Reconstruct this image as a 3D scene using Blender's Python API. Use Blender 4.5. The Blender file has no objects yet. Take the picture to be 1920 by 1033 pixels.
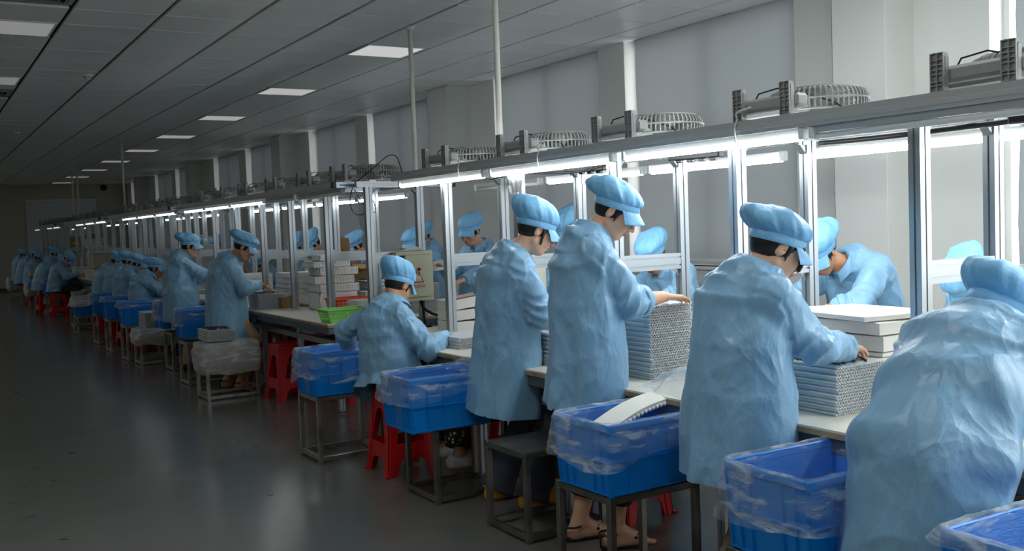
import bpy, math, random
import numpy as np
from mathutils import Vector, Matrix
random.seed(7)
RNG = np.random.default_rng(11)
SC = bpy.context.scene
COL = SC.collection
PI = math.pi

# ------------------------------------------------------------------ camera
def make_camera():
    f, yaw, pitch, roll = 1845.19, 0.548375, -0.053150, -0.037380
    fw = Vector((math.sin(yaw)*math.cos(pitch), math.cos(yaw)*math.cos(pitch), math.sin(pitch)))
    r = Vector((math.cos(yaw), -math.sin(yaw), 0)); u = r.cross(fw)
    r2 = r*math.cos(roll) + u*math.sin(roll); u2 = -r*math.sin(roll) + u*math.cos(roll)
    cam = bpy.data.cameras.new('camera'); o = bpy.data.objects.new('camera', cam); COL.objects.link(o)
    cam.sensor_fit = 'HORIZONTAL'; cam.sensor_width = 36.0; cam.lens = f/1920*36.0
    cam.clip_start = 0.05; cam.clip_end = 200
    m = Matrix(((r2.x, u2.x, -fw.x, 0), (r2.y, u2.y, -fw.y, 0), (r2.z, u2.z, -fw.z, 1.5), (0, 0, 0, 1)))
    o.matrix_world = m
    SC.camera = o
make_camera()

# ------------------------------------------------------------------ world, view
w = bpy.data.worlds.new('world'); SC.world = w; w.use_nodes = True
w.node_tree.nodes['Background'].inputs[0].default_value = (0.62, 0.72, 0.85, 1)
w.node_tree.nodes['Background'].inputs[1].default_value = 0.6
SC.view_settings.view_transform = 'Standard'
SC.view_settings.look = 'None'
SC.view_settings.exposure = 0.18
SC.view_settings.gamma = 1.0
SC.view_settings.use_curve_mapping = False
SC.cycles.use_denoising = True
SC.cycles.max_bounces = 8
SC.cycles.diffuse_bounces = 5
SC.cycles.transparent_max_bounces = 12
SC.cycles.caustics_reflective = False
SC.cycles.caustics_refractive = False
SC.cycles.sample_clamp_indirect = 4.0

# lamp strengths: index by distance down the hall
def dim(y, near, far, k=7.5, y0=4.0):
    return far + (near-far)*math.exp(-max(0.0, y-y0)/k)
PANEL_NEAR, PANEL_FAR = 0.42, 0.14       # ceiling panels by the windows, dimmed with distance
AISLE_NEAR, AISLE_FAR = 0.16, 0.06       # panels over the aisle, nearly off down the hall
ENTRY = {0: 21.0, 1: 15.0, 2: 3.0}        # panels at the near end of the hall, full on
SIDE_ROW = (3.5, 9.0)                           # lit row over the other side of the hall
TUBE_NEAR, TUBE_FAR = 42.0, 0.35          # bench tubes
ADDED_PANE = 4.5                          # two unseen windows without blinds, added to light the near ceiling
PANE_NEAR, PANE_FAR = 2.4, 0.22          # daylit window panes

# ------------------------------------------------------------------ helpers
ONES = ['', 'first', 'second', 'third', 'fourth', 'fifth', 'sixth', 'seventh', 'eighth', 'ninth', 'tenth', 'eleventh', 'twelfth',
        'thirteenth', 'fourteenth', 'fifteenth', 'sixteenth', 'seventeenth', 'eighteenth', 'nineteenth']
TENS = {2: ('twentieth', 'twenty'), 3: ('thirtieth', 'thirty'), 4: ('fortieth', 'forty'), 5: ('fiftieth', 'fifty')}
def ordinal(n):
    if n < 20: return ONES[n]
    t, o = divmod(n, 10)
    return TENS[t][0] if o == 0 else TENS[t][1] + '-' + ONES[o]

class MB:
    def __init__(s): s.v = []; s.f = []; s.mi = []; s.m = 0
    def add(s, vs, fs):
        b = len(s.v); s.v.extend([tuple(map(float, p)) for p in vs])
        s.f.extend([tuple(b+i for i in f) for f in fs]); s.mi.extend([s.m]*len(fs)); return s
    def box(s, c, d, R=None, bev=0.0):
        hx, hy, hz = d[0]/2, d[1]/2, d[2]/2
        if bev <= 0:
            vs = [(x, y, z) for x in (-hx, hx) for y in (-hy, hy) for z in (-hz, hz)]
            fs = [(0, 1, 3, 2), (4, 6, 7, 5), (0, 4, 5, 1), (2, 3, 7, 6), (0, 2, 6, 4), (1, 5, 7, 3)]
        else:
            e = min(bev, hx*.95, hy*.95, hz*.95); vs = []; idx = {}
            for sx in (-1, 1):
                for sy in (-1, 1):
                    for sz in (-1, 1):
                        for ax in range(3):
                            p = [sx*(hx-e), sy*(hy-e), sz*(hz-e)]
                            p[ax] = (sx*hx, sy*hy, sz*hz)[ax]
                            idx[(sx, sy, sz, ax)] = len(vs); vs.append(tuple(p))
            fs = []
            for ax in range(3):
                a1, a2 = (ax+1) % 3, (ax+2) % 3
                for sg in (-1, 1):
                    loop = []
                    for q in ((-1, -1), (1, -1), (1, 1), (-1, 1)):
                        t = [0, 0, 0]; t[ax] = sg; t[a1] = q[0]; t[a2] = q[1]; loop.append(idx[(*t, ax)])
                    fs.append(tuple(loop if sg > 0 else loop[::-1]))
            for ax in range(3):
                a1, a2 = (ax+1) % 3, (ax+2) % 3
                for q in ((-1, -1), (1, -1), (1, 1), (-1, 1)):
                    t0 = [0, 0, 0]; t1 = [0, 0, 0]; t0[ax] = -1; t1[ax] = 1
                    for t in (t0, t1): t[a1] = q[0]; t[a2] = q[1]
                    l = [idx[(*t0, a1)], idx[(*t1, a1)], idx[(*t1, a2)], idx[(*t0, a2)]]
                    fs.append(tuple(l if q[0]*q[1] < 0 else l[::-1]))
            for sx in (-1, 1):
                for sy in (-1, 1):
                    for sz in (-1, 1):
                        l = [idx[(sx, sy, sz, k)] for k in range(3)]
                        fs.append(tuple(l if sx*sy*sz > 0 else l[::-1]))
        if R is not None: vs = [R @ Vector(p) for p in vs]
        return s.add([(p[0]+c[0], p[1]+c[1], p[2]+c[2]) for p in vs], fs)
    def bb(s, a, b, bev=0.0):
        return s.box([(a[i]+b[i])/2 for i in range(3)], [abs(b[i]-a[i]) for i in range(3)], None, bev)
    def tube(s, pts, r, n=8, cap=True):
        pts = [Vector(p) for p in pts]; rs = r if isinstance(r, (list, tuple)) else [r]*len(pts)
        vs = []; prev = None
        for i, p in enumerate(pts):
            t = (pts[min(i+1, len(pts)-1)] - pts[max(i-1, 0)]).normalized()
            if prev is None:
                a = Vector((0, 0, 1)) if abs(t.z) < .9 else Vector((1, 0, 0))
                nx = t.cross(a).normalized()
            else:
                nx = (prev - t*prev.dot(t)).normalized()
            prev = nx; ny = t.cross(nx)
            for k in range(n):
                a = 2*PI*k/n; vs.append(p + (nx*math.cos(a) + ny*math.sin(a))*rs[i])
        fs = []
        for i in range(len(pts)-1):
            for k in range(n):
                k2 = (k+1) % n
                fs.append((i*n+k, i*n+k2, (i+1)*n+k2, (i+1)*n+k))
        if cap:
            fs.append(tuple(range(n))[::-1]); fs.append(tuple((len(pts)-1)*n+k for k in range(n)))
        return s.add(vs, fs)
    def lathe(s, prof, c=(0, 0, 0), n=24, R=None, sx=1, sy=1):
        vs = []
        for (r, z) in prof:
            for k in range(n):
                a = 2*PI*k/n; p = Vector((r*math.cos(a)*sx, r*math.sin(a)*sy, z))
                if R is not None: p = R @ p
                vs.append(p + Vector(c))
        fs = []
        for i in range(len(prof)-1):
            for k in range(n):
                k2 = (k+1) % n
                fs.append((i*n+k, i*n+k2, (i+1)*n+k2, (i+1)*n+k))
        fs.append(tuple(range(n))[::-1]); fs.append(tuple((len(prof)-1)*n+k for k in range(n)))
        return s.add(vs, fs)
    def prism(s, poly, a, b, up=(0, 0, 1)):
        """extrude 2-D polygon from a to b; poly x along 'side', poly y along up-ish"""
        a, b = Vector(a), Vector(b); t = (b-a).normalized(); u = Vector(up)
        if abs(t.dot(u)) > .95: u = Vector((1, 0, 0))
        sd = t.cross(u).normalized(); u = sd.cross(t)
        n = len(poly); vs = [a + sd*p[0] + u*p[1] for p in poly] + [b + sd*p[0] + u*p[1] for p in poly]
        fs = [(k, n+k, n+(k+1) % n, (k+1) % n) for k in range(n)]
        fs.append(tuple(range(n))); fs.append(tuple(2*n-1-k for k in range(n)))
        return s.add(vs, fs)
    def grid(s, P, closed_u=False):
        """P: array rows x cols x 3"""
        R_, C_ = len(P), len(P[0]); vs = [p for row in P for p in row]; fs = []
        for i in range(R_-1):
            for j in range(C_ if closed_u else C_-1):
                j2 = (j+1) % C_
                fs.append((i*C_+j, i*C_+j2, (i+1)*C_+j2, (i+1)*C_+j))
        return s.add(vs, fs)
    def mesh(s, name, mats, smooth=False):
        me = bpy.data.meshes.new(name); me.from_pydata(s.v, [], s.f)
        for m in (mats if isinstance(mats, (list, tuple)) else [mats]): me.materials.append(m)
        if len(set(s.mi)) > 1: me.polygons.foreach_set('material_index', s.mi)
        if smooth: me.polygons.foreach_set('use_smooth', [True]*len(s.f))
        me.update(); return me
    def build(s, name, mats, parent=None, smooth=False, loc=None, rz=0.0):
        o = bpy.data.objects.new(name, s.mesh(name, mats, smooth)); COL.objects.link(o)
        if parent is not None: o.parent = parent
        if loc is not None: o.location = loc
        if rz: o.rotation_euler = (0, 0, rz)
        return o

def link(name, me, parent=None, loc=None, rz=0.0):
    o = bpy.data.objects.new(name, me); COL.objects.link(o)
    if parent is not None: o.parent = parent
    if loc is not None: o.location = loc
    if rz: o.rotation_euler = (0, 0, rz)
    return o
def tag(o, label=None, cat=None, group=None, kind=None):
    if label: o['label'] = label
    if cat: o['category'] = cat
    if group: o['group'] = group
    if kind: o['kind'] = kind
    return o
def thing(name, label, cat, loc=(0, 0, 0), rz=0.0, group=None):
    o = bpy.data.objects.new(name, None); COL.objects.link(o); o.empty_display_size = .1
    o.location = loc; o.rotation_euler = (0, 0, rz)
    return tag(o, label, cat, group)
def copy_tree(o, parent=None):
    c = o.copy(); COL.objects.link(c)
    if parent is not None: c.parent = parent
    for ch in list(o.children): copy_tree(ch, c)
    return c
def rename_copy(proto, used, label, loc, rz=0.0, group=None):
    """first use moves the prototype itself, later uses copy it with all its parts"""
    if used[0]: o = copy_tree(proto)
    else: o = proto; used[0] = True
    o.location = loc; o.rotation_euler = (0, 0, rz); o['label'] = label
    if group: o['group'] = group
    return o

# ------------------------------------------------------------------ materials
def lin(c):
    return tuple((x/12.92 if x <= .04045 else ((x+.055)/1.055)**2.4) for x in c)
def rgb(r, g, b): return lin((r/255, g/255, b/255))
MATS = {}
def mat(name, color, rough=.5, metal=0.0, bump=None, var=None, spec=.5, coat=0.0, stretch=(1, 1, 1)):
    if name in MATS: return MATS[name]
    m = bpy.data.materials.new(name); m.use_nodes = True; nt = m.node_tree; b = nt.nodes['Principled BSDF']
    b.inputs['Base Color'].default_value = (*color, 1); b.inputs['Roughness'].default_value = rough
    b.inputs['Metallic'].default_value = metal; b.inputs['Specular IOR Level'].default_value = spec
    if coat: b.inputs['Coat Weight'].default_value = coat
    if bump or var:
        tc = nt.nodes.new('ShaderNodeTexCoord'); mp = nt.nodes.new('ShaderNodeMapping'); mp.inputs['Scale'].default_value = stretch
        nt.links.new(tc.outputs['Object'], mp.inputs['Vector'])
    if bump:
        n = nt.nodes.new('ShaderNodeTexNoise'); n.inputs['Scale'].default_value = bump[0]; n.inputs['Detail'].default_value = 5
        nt.links.new(mp.outputs[0], n.inputs['Vector'])
        bp = nt.nodes.new('ShaderNodeBump'); bp.inputs['Strength'].default_value = bump[1]; bp.inputs['Distance'].default_value = bump[2] if len(bump) > 2 else .01
        nt.links.new(n.outputs['Fac'], bp.inputs['Height']); nt.links.new(bp.outputs[0], b.inputs['Normal'])
    if var:
        n2 = nt.nodes.new('ShaderNodeTexNoise'); n2.inputs['Scale'].default_value = var[0]; n2.inputs['Detail'].default_value = 6
        nt.links.new(mp.outputs[0], n2.inputs['Vector'])
        mx = nt.nodes.new('ShaderNodeMix'); mx.data_type = 'RGBA'
        mx.inputs[6].default_value = (*color, 1); mx.inputs[7].default_value = (*[c*var[1] for c in color], 1)
        rp = nt.nodes.new('ShaderNodeMapRange'); rp.inputs[1].default_value = .42; rp.inputs[2].default_value = .68
        nt.links.new(n2.outputs['Fac'], rp.inputs[0]); nt.links.new(rp.outputs[0], mx.inputs[0]); nt.links.new(mx.outputs[2], b.inputs['Base Color'])
    MATS[name] = m; return m
def emis(name, color, strength):
    m = bpy.data.materials.new(name); m.use_nodes = True; nt = m.node_tree; b = nt.nodes['Principled BSDF']
    b.inputs['Base Color'].default_value = (.8, .8, .8, 1); b.inputs['Roughness'].default_value = .5
    b.inputs['Emission Color'].default_value = (*color, 1); b.inputs['Emission Strength'].default_value = strength
    return m
M_ALU = mat('aluminium_profile', rgb(176, 183, 187), .36, .75)
M_ALUD = mat('fitting_metal', rgb(120, 126, 130), .45, .6)  # darker metal for brackets and levelling feet
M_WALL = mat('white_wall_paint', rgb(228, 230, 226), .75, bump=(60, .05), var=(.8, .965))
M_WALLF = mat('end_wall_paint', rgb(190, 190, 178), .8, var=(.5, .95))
M_TILE = mat('ceiling_tile_metal', rgb(243, 246, 246), .40, 0, spec=.5, var=(.7, .97))
M_TILE_GAP = mat('ceiling_grid_dark', rgb(34, 36, 38), .7)
M_BLIND = mat('grey_blind_fabric', rgb(138, 144, 145), .85, bump=(900, .12, .002), var=(1.2, .96))
M_WHITEP = mat('white_plastic', rgb(228, 230, 228), .35)
M_STEEL = mat('worn_steel', rgb(168, 166, 158), .36, .85, var=(9, .6), bump=(40, .08))
M_STEELD = mat('dark_steel', rgb(124, 122, 116), .38, .8, var=(7, .65), bump=(40, .1))
M_BLUE = mat('blue_crate_plastic', rgb(0, 136, 226), .34, 0, bump=(30, .05), var=(3, .9))
M_RED = mat('red_stool_plastic', rgb(196, 8, 18), .3, 0, var=(4, .85), bump=(18, .06))
M_FAN = mat('grey_fan_plastic', rgb(158, 161, 158), .5, var=(8, .92))
M_BLACK = mat('black_plastic', rgb(22, 22, 24), .4)
M_CABLE = mat('black_cable', rgb(14, 14, 16), .45)
M_TABLE = mat('white_laminate', rgb(222, 219, 205), .4, var=(3, .95))
M_PLY = mat('worn_board_edge', rgb(168, 148, 116), .7, var=(14, .55))
M_FRAMEB = mat('bluegrey_frame', rgb(96, 108, 118), .45, .5)
M_TRAY = mat('white_tray_plastic', rgb(222, 225, 227), .6, spec=.3)
M_LATT = mat('white_lattice_plastic', rgb(238, 239, 236), .55, spec=.35)
M_FOAM = mat('white_foam', rgb(236, 237, 230), .9, bump=(300, .12, .003))
M_CARD = mat('brown_cardboard', rgb(158, 122, 78), .85, var=(6, .85))
M_GREEN = mat('green_basket_plastic', rgb(146, 222, 112), .4)
M_ORANGE = mat('orange_basket_plastic', rgb(228, 74, 30), .4)
M_CREAM = mat('cream_metal', rgb(196, 198, 172), .45)
M_RAIL = mat('grey_rail_metal', rgb(178, 181, 180), .42, .15)

def blind_translucency():
    nt = M_BLIND.node_tree; b = nt.nodes['Principled BSDF']; out = nt.nodes['Material Output']
    tr = nt.nodes.new('ShaderNodeBsdfTranslucent'); tr.inputs[0].default_value = (*rgb(150, 156, 158), 1)
    mx = nt.nodes.new('ShaderNodeMixShader'); mx.inputs[0].default_value = .27
    nt.links.new(b.outputs[0], mx.inputs[1]); nt.links.new(tr.outputs[0], mx.inputs[2]); nt.links.new(mx.outputs[0], out.inputs[0])
blind_translucency()
def plastic_film(name, trans=.72, tint=(.74, .87, .97)):
    m = bpy.data.materials.new(name); m.use_nodes = True; nt = m.node_tree; nt.nodes.clear()
    out = nt.nodes.new('ShaderNodeOutputMaterial'); tr = nt.nodes.new('ShaderNodeBsdfTransparent'); tr.inputs[0].default_value = (.97, .98, 1, 1)
    pb = nt.nodes.new('ShaderNodeBsdfPrincipled'); pb.inputs['Base Color'].default_value = (*tint, 1); pb.inputs['Roughness'].default_value = .22
    pb.inputs['Specular IOR Level'].default_value = .8
    mx = nt.nodes.new('ShaderNodeMixShader'); tc = nt.nodes.new('ShaderNodeTexCoord')
    n = nt.nodes.new('ShaderNodeTexNoise'); n.inputs['Scale'].default_value = 6; n.inputs['Detail'].default_value = 7; n.inputs['Distortion'].default_value = .8
    mp = nt.nodes.new('ShaderNodeMapping'); mp.inputs['Scale'].default_value = (1, 1, 3.2); mp.inputs['Rotation'].default_value = (.25, .2, 0)
    nt.links.new(tc.outputs['Object'], mp.inputs[0]); nt.links.new(mp.outputs[0], n.inputs['Vector'])
    r = nt.nodes.new('ShaderNodeMapRange'); r.inputs[1].default_value = .50; r.inputs[2].default_value = .68; r.inputs[3].default_value = 1-trans-.13; r.inputs[4].default_value = 1-trans+.34
    nt.links.new(n.outputs['Fac'], r.inputs[0])
    lw = nt.nodes.new('ShaderNodeLayerWeight'); lw.inputs[0].default_value = .35
    ad = nt.nodes.new('ShaderNodeMath'); ad.operation = 'MULTIPLY_ADD'; ad.inputs[1].default_value = .45
    nt.links.new(lw.outputs['Facing'], ad.inputs[0]); nt.links.new(r.outputs[0], ad.inputs[2])
    cl = nt.nodes.new('ShaderNodeClamp'); nt.links.new(ad.outputs[0], cl.inputs[0])
    bp = nt.nodes.new('ShaderNodeBump'); bp.inputs['Strength'].default_value = .7; bp.inputs['Distance'].default_value = .02
    n3 = nt.nodes.new('ShaderNodeTexNoise'); n3.inputs['Scale'].default_value = 22; n3.inputs['Detail'].default_value = 7; n3.inputs['Distortion'].default_value = 2.5
    nt.links.new(mp.outputs[0], n3.inputs['Vector']); nt.links.new(n3.outputs['Fac'], bp.inputs['Height']); nt.links.new(bp.outputs[0], pb.inputs['Normal'])
    nt.links.new(cl.outputs[0], mx.inputs[0]); nt.links.new(tr.outputs[0], mx.inputs[1]); nt.links.new(pb.outputs[0], mx.inputs[2]); nt.links.new(mx.outputs[0], out.inputs[0])
    return m
M_FILM = plastic_film('clear_plastic_film', .84)
M_FILMD = plastic_film('cloudy_plastic_film', .42, (.78, .79, .78))

def floor_material():
    m = bpy.data.materials.new('polished_grey_floor'); m.use_nodes = True; nt = m.node_tree; b = nt.nodes['Principled BSDF']
    tc = nt.nodes.new('ShaderNodeTexCoord')
    n = nt.nodes.new('ShaderNodeTexNoise'); n.inputs['Scale'].default_value = .55; n.inputs['Detail'].default_value = 8; n.inputs['Roughness'].default_value = .6
    n2 = nt.nodes.new('ShaderNodeTexNoise'); n2.inputs['Scale'].default_value = 1.6; n2.inputs['Detail'].default_value = 6
    nt.links.new(tc.outputs['Object'], n.inputs['Vector']); nt.links.new(tc.outputs['Object'], n2.inputs['Vector'])
    cr = nt.nodes.new('ShaderNodeValToRGB'); cr.color_ramp.elements[0].position = .3; cr.color_ramp.elements[1].position = .72
    cr.color_ramp.elements[0].color = (*rgb(98, 98, 94), 1); cr.color_ramp.elements[1].color = (*rgb(114, 115, 112), 1)
    nt.links.new(n.outputs['Fac'], cr.inputs[0]); nt.links.new(cr.outputs[0], b.inputs['Base Color'])
    r = nt.nodes.new('ShaderNodeMapRange'); r.inputs[1].default_value = .35; r.inputs[2].default_value = .7; r.inputs[3].default_value = .19; r.inputs[4].default_value = .25
    nt.links.new(n2.outputs['Fac'], r.inputs[0]); nt.links.new(r.outputs[0], b.inputs['Roughness'])
    bp = nt.nodes.new('ShaderNodeBump'); bp.inputs['Strength'].default_value = .05; bp.inputs['Distance'].default_value = .02
    n4 = nt.nodes.new('ShaderNodeTexNoise'); n4.inputs['Scale'].default_value = 2.2; n4.inputs['Detail'].default_value = 3
    nt.links.new(tc.outputs['Object'], n4.inputs['Vector']); nt.links.new(n4.outputs['Fac'], bp.inputs['Height']); nt.links.new(bp.outputs[0], b.inputs['Normal'])
    b.inputs['Specular IOR Level'].default_value = .55
    return m
M_FLOOR = floor_material()
# ================================================================== ROOM
CEIL = 3.22
X0, X1 = -5.0, 6.05          # left wall, window wall
Y0, Y1 = -5.0, 33.3          # behind the camera, end wall
def struct(o): o['kind'] = 'structure'; return o
floor = struct(MB().bb((X0-.2, Y0-.2, -.12), (X1+.4, Y1+.2, 0)).build('floor', M_FLOOR))
# a few dark scuffs on the floor belong to the floor
sc = MB()
for k in range(26):
    x, y, a = random.uniform(-.6, 2.0), random.uniform(2.5, 12), random.uniform(0, PI)
    L, W = random.uniform(.01, .05), random.uniform(.004, .012)
    sc.box((x, y, .0012), (L, W, .002), Matrix.Rotation(a, 3, 'Z'))
o = sc.build('scuff_marks', mat('scuff_dark', rgb(52, 50, 48), .6), floor); o['kind'] = 'stuff'

# ---- ceiling: slab above, metal tiles hung below
ceil = struct(MB().bb((X0-.2, Y0-.2, CEIL+.03), (X1+.4, Y1+.2, CEIL+.2)).build('ceiling', M_TILE_GAP))
TX, TY = .6565, .588
ROWX = 1.142                  # a row joint
CRY = 8.61                    # a cross joint
tile_me = MB().box((0, 0, .011), (TX-.028, TY-.020, .022), None, .003).mesh('ceiling_tile', M_TILE)
LIGHTS = []                   # (x, y, column)
for k in range(-4, 9):
    LIGHTS.append((4.083, 8.895+2.945*k, 0))
    LIGHTS.append((.8135, 8.895+2.945*k, 1))
    LIGHTS.append((-2.47, 8.895+2.945*k, 2))
light_cells = set()
def cell(x, y): return (math.floor((x-ROWX)/TX), math.floor((y-CRY)/TY))
for lx, ly, c in LIGHTS: light_cells.add(cell(lx, ly))
DIFFS = [(.8135, 7.60), (.8135, 12.75)]
for d in DIFFS: light_cells.add(cell(*d))
cells = []
for i in range(-10, 9):
    for j in range(-24, 43):
        cx, cy = ROWX+(i+.5)*TX, CRY+(j+.5)*TY
        if (i, j) in light_cells or cx-TX/2 < X0 or cx+TX/2 > X1+.5 or cy > Y1-.1: continue
        cells.append((cx, cy))
vis = [c for c in cells if c[0] > .2 and 3.0 < c[1] < 22]
vis.sort(key=lambda c: c[0]**2+c[1]**2)
vis = set(vis[:290])
rest = MB()
for c in cells:
    if c[0]+TX/2 > X1-.0:      # last row is cut at the wall
        w_ = X1+.045-(c[0]-TX/2)
        if w_ < .05: continue
        if c in vis:
            MB().box((0, 0, .011), (w_-.014, TY-.020, .022), None, .003).build('ceiling_tile', M_TILE, ceil, loc=(c[0]-TX/2+w_/2+.006, c[1], CEIL))
        else:
            rest.box((c[0]-TX/2+w_/2, c[1], CEIL+.011), (w_-.014, TY-.020, .022))
    elif c in vis: link('ceiling_tile', tile_me, ceil, (c[0], c[1], CEIL+random.uniform(-.0012, .0012)))
    else: rest.box((c[0], c[1], CEIL+.011), (TX-.028, TY-.020, .022))
o = rest.build('ceiling_tile_field', M_TILE, ceil); o['kind'] = 'stuff'
# ---- ceiling light panels
for c, name in ((0, 'over the benches'), (1, 'over the aisle'), (2, 'over the far side aisle')):
    row = sorted([l for l in LIGHTS if l[2] == c], key=lambda l: l[1])
    for n, (lx, ly, _) in enumerate(row):
        near, far = (PANEL_NEAR, PANEL_FAR) if c == 0 else (AISLE_NEAR, AISLE_FAR)
        s_ = dim(ly, near, far, 8.0, 8.9) if ly > 5 else ENTRY[c]*(1.0 if ly > -1.5 else .5)
        if c == 2: s_ = SIDE_ROW[0]+(SIDE_ROW[1]-SIDE_ROW[0])*min(2.2, max(0, (ly-6)/14))
        nv = sum(1 for q in row if q[1] > 7 and q[1] <= ly)
        lab = '%s square ceiling light panel from the viewpoint, in the row %s' % (ordinal(nv), name) if ly > 7 and c < 2 else '%s square ceiling light panel outside the view, %s' % (ordinal(n+1), name)
        t = thing('ceiling_light', lab, 'light', (lx, ly, CEIL), 0, 'square light panels in the ceiling')
        fr = MB()
        for a, b in (((-.305, -.29, -.006), (.305, -.272, .02)), ((-.305, .272, -.006), (.305, .29, .02)), ((-.305, -.272, -.006), (-.287, .272, .02)), ((.287, -.272, -.006), (.305, .272, .02))):
            fr.bb(a, b)
        fr.build('frame', M_WHITEP, t)
        MB().bb((-.287, -.272, -.002), (.287, .272, .012)).build('diffuser', emis('panel_glow_%d_%d' % (c, n), (1, 1, .985), s_), t)
# ---- square air diffusers beside the aisle lights
for n, (dx, dy) in enumerate(DIFFS):
    t = thing('air_diffuser', ['square ceiling air diffuser with louvres beside the nearest aisle light', 'rounded ceiling air vent beyond the second aisle light'][n], 'vent', (dx, dy, CEIL))
    m_ = MB()
    for a, b in (((-.31, -.29, -.008), (.31, -.255, .012)), ((-.31, .255, -.008), (.31, .29, .012)), ((-.31, -.255, -.008), (-.275, .255, .012)), ((.275, -.255, -.008), (.31, .255, .012))): m_.bb(a, b)
    m_.build('frame', mat('diffuser_grey', rgb(150, 152, 152), .5), t)
    MB().bb((-.3, -.28, .018), (.3, .28, .03)).build('back_plate', mat('duct_dark', rgb(40, 42, 44), .7), t)
    for k in range(5):
        h = .25-.045*k; z = -.004+.003*k
        q = MB()
        for sx, sy, lx_, ly_ in ((0, 1, 2*h, .02), (0, -1, 2*h, .02), (1, 0, .02, 2*h), (-1, 0, .02, 2*h)):
            ang = .6
            R_ = Matrix.Rotation(ang*(sy if sy else 0), 3, 'X') @ Matrix.Rotation(-ang*(sx if sx else 0), 3, 'Y')
            q.box((sx*h*1.05, sy*h, z), (lx_, ly_, .003) , R_)
        q.build('louvre', MATS['diffuser_grey'], t)
# ---- smoke detectors
for n, (x, y, lab) in enumerate(((1.71, 11.2, 'round white smoke detector on the ceiling, the one nearer the camera'), (1.55, 17.3, 'small round smoke detector on the ceiling, the farther one'))):
    t = thing('smoke_detector', lab, 'detector', (x, y, CEIL))
    MB().lathe([(.055, 0), (.058, -.012), (.05, -.022)], n=20).build('base', M_WHITEP, t, True)
    MB().lathe([(.038, -.022), (.036, -.04), (.02, -.048)], n=20).build('sensor_cap', M_WHITEP, t, True)
    q = MB()
    for k in range(8):
        a = k*PI/4; q.box((.038*math.cos(a), .038*math.sin(a), -.031), (.004, .014, .008), Matrix.Rotation(a, 3, 'Z'))
    q.build('sensor_slots', M_BLACK, t)

# ---- window wall: piers, columns, sills, openings
SILL, HEADZ = 1.05, CEIL
OPEN = [(-4.6, -2.2), (-1.7, 1.1), (1.7, 3.86), (5.50, 7.66), (8.08, 10.17), (11.93, 13.96), (14.43, 16.52), (18.25, 20.30), (20.78, 22.80), (24.5, 26.60), (27.0, 29.1), (30.6, 32.6)]  # first two openings are out of view, added for their daylight
BLINDS = [None, None, (1.75, 3.70), (5.52, 7.545), (8.10, 10.07), (11.95, 13.83), (14.45, 16.26), (18.28, 20.08), (20.80, 22.56), (24.52, 26.38), (27.02, 28.9), (30.62, 32.4)]
COLS = [(4.42, 4.87), (10.79, 11.30), (17.2, 17.68), (23.8, 24.2), (30.1, 30.5)]
W = MB(); x0, x1 = X1, X1+.24
edges = [Y0] + [e for ab in OPEN for e in ab] + [Y1]
for k in range(0, len(edges), 2):
    W.bb((x0, edges[k], 0), (x1, edges[k+1], CEIL+.03))
for a, b in OPEN: W.bb((x0, a, 0), (x1, b, SILL))
wr = struct(W.build('wall_right', M_WALL))
for n, (a, b) in enumerate(COLS):
    MB().bb((5.742, a, 0), (X1+.01, b, CEIL), .004).build('column', M_WALL, wr)
for n, (a, b) in enumerate(OPEN):
    win = struct(bpy.data.objects.new('window_%d' % (n+1), None)); COL.objects.link(win)
    fr = MB(); xf = X1+.15
    for p, q in (((xf, a, SILL), (xf+.05, a+.045, CEIL)), ((xf, b-.045, SILL), (xf+.05, b, CEIL)), ((xf, a, SILL), (xf+.05, b, SILL+.05)), ((xf, a, CEIL-.05), (xf+.05, b, CEIL)),
                 ((xf, (a+b)/2-.025, SILL+.05), (xf+.05, (a+b)/2+.025, CEIL-.05)), ((xf, a+.045, 2.22), (xf+.05, b-.045, 2.26))): fr.bb(p, q)
    fr.build('window_frame', M_WHITEP, win)
    em = emis('daylit_pane_%d' % n, (.97, .98, 1.0), dim(a, PANE_NEAR, PANE_FAR, 8.0, 3.0) if BLINDS[n] else ADDED_PANE)
    for (ya, yb) in ((a+.045, (a+b)/2-.025), ((a+b)/2+.025, b-.045)):
        for (za, zb) in ((SILL+.05, 2.22), (2.26, CEIL-.05)):
            MB().bb((xf+.02, ya, za), (xf+.026, yb, zb)).build('pane', em, win)
    MB().bb((X1-.035, a-.04, SILL-.03), (X1+.15, b+.04, SILL), .004).build('window_sill', M_WALL, win)
    if BLINDS[n] is None: continue
    ba, bb = BLINDS[n]
    bl = thing('roller_blind', 'grey roller blind drawn down, %s window from the near end of the window wall' % ordinal(n-1), 'blind', (X1+.05, (ba+bb)/2, CEIL), 0, 'roller blinds at the windows')
    P = []
    for i in range(9):
        z = .012-i*(CEIL-SILL-.05)/8
        P.append([(.006*math.sin(i*.9+n)*(i/8)+.004*math.sin(j*1.3+n*2), (j/16-.5)*(bb-ba) - (.012*math.sin(i*1.3+n) if j == 16 else 0), z) for j in range(17)])
    MB().grid(P).build('blind_fabric', M_BLIND, bl, True)
    MB().box((0, 0, -(CEIL-SILL-.05)), (.02, bb-ba, .03), None, .004).build('bottom_bar', M_WHITEP, bl)
    MB().tube([(.03, -(bb-ba)/2, .004), (.03, (bb-ba)/2, .004)], .022, 12).build('roller_tube', M_RAIL, bl)
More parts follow.
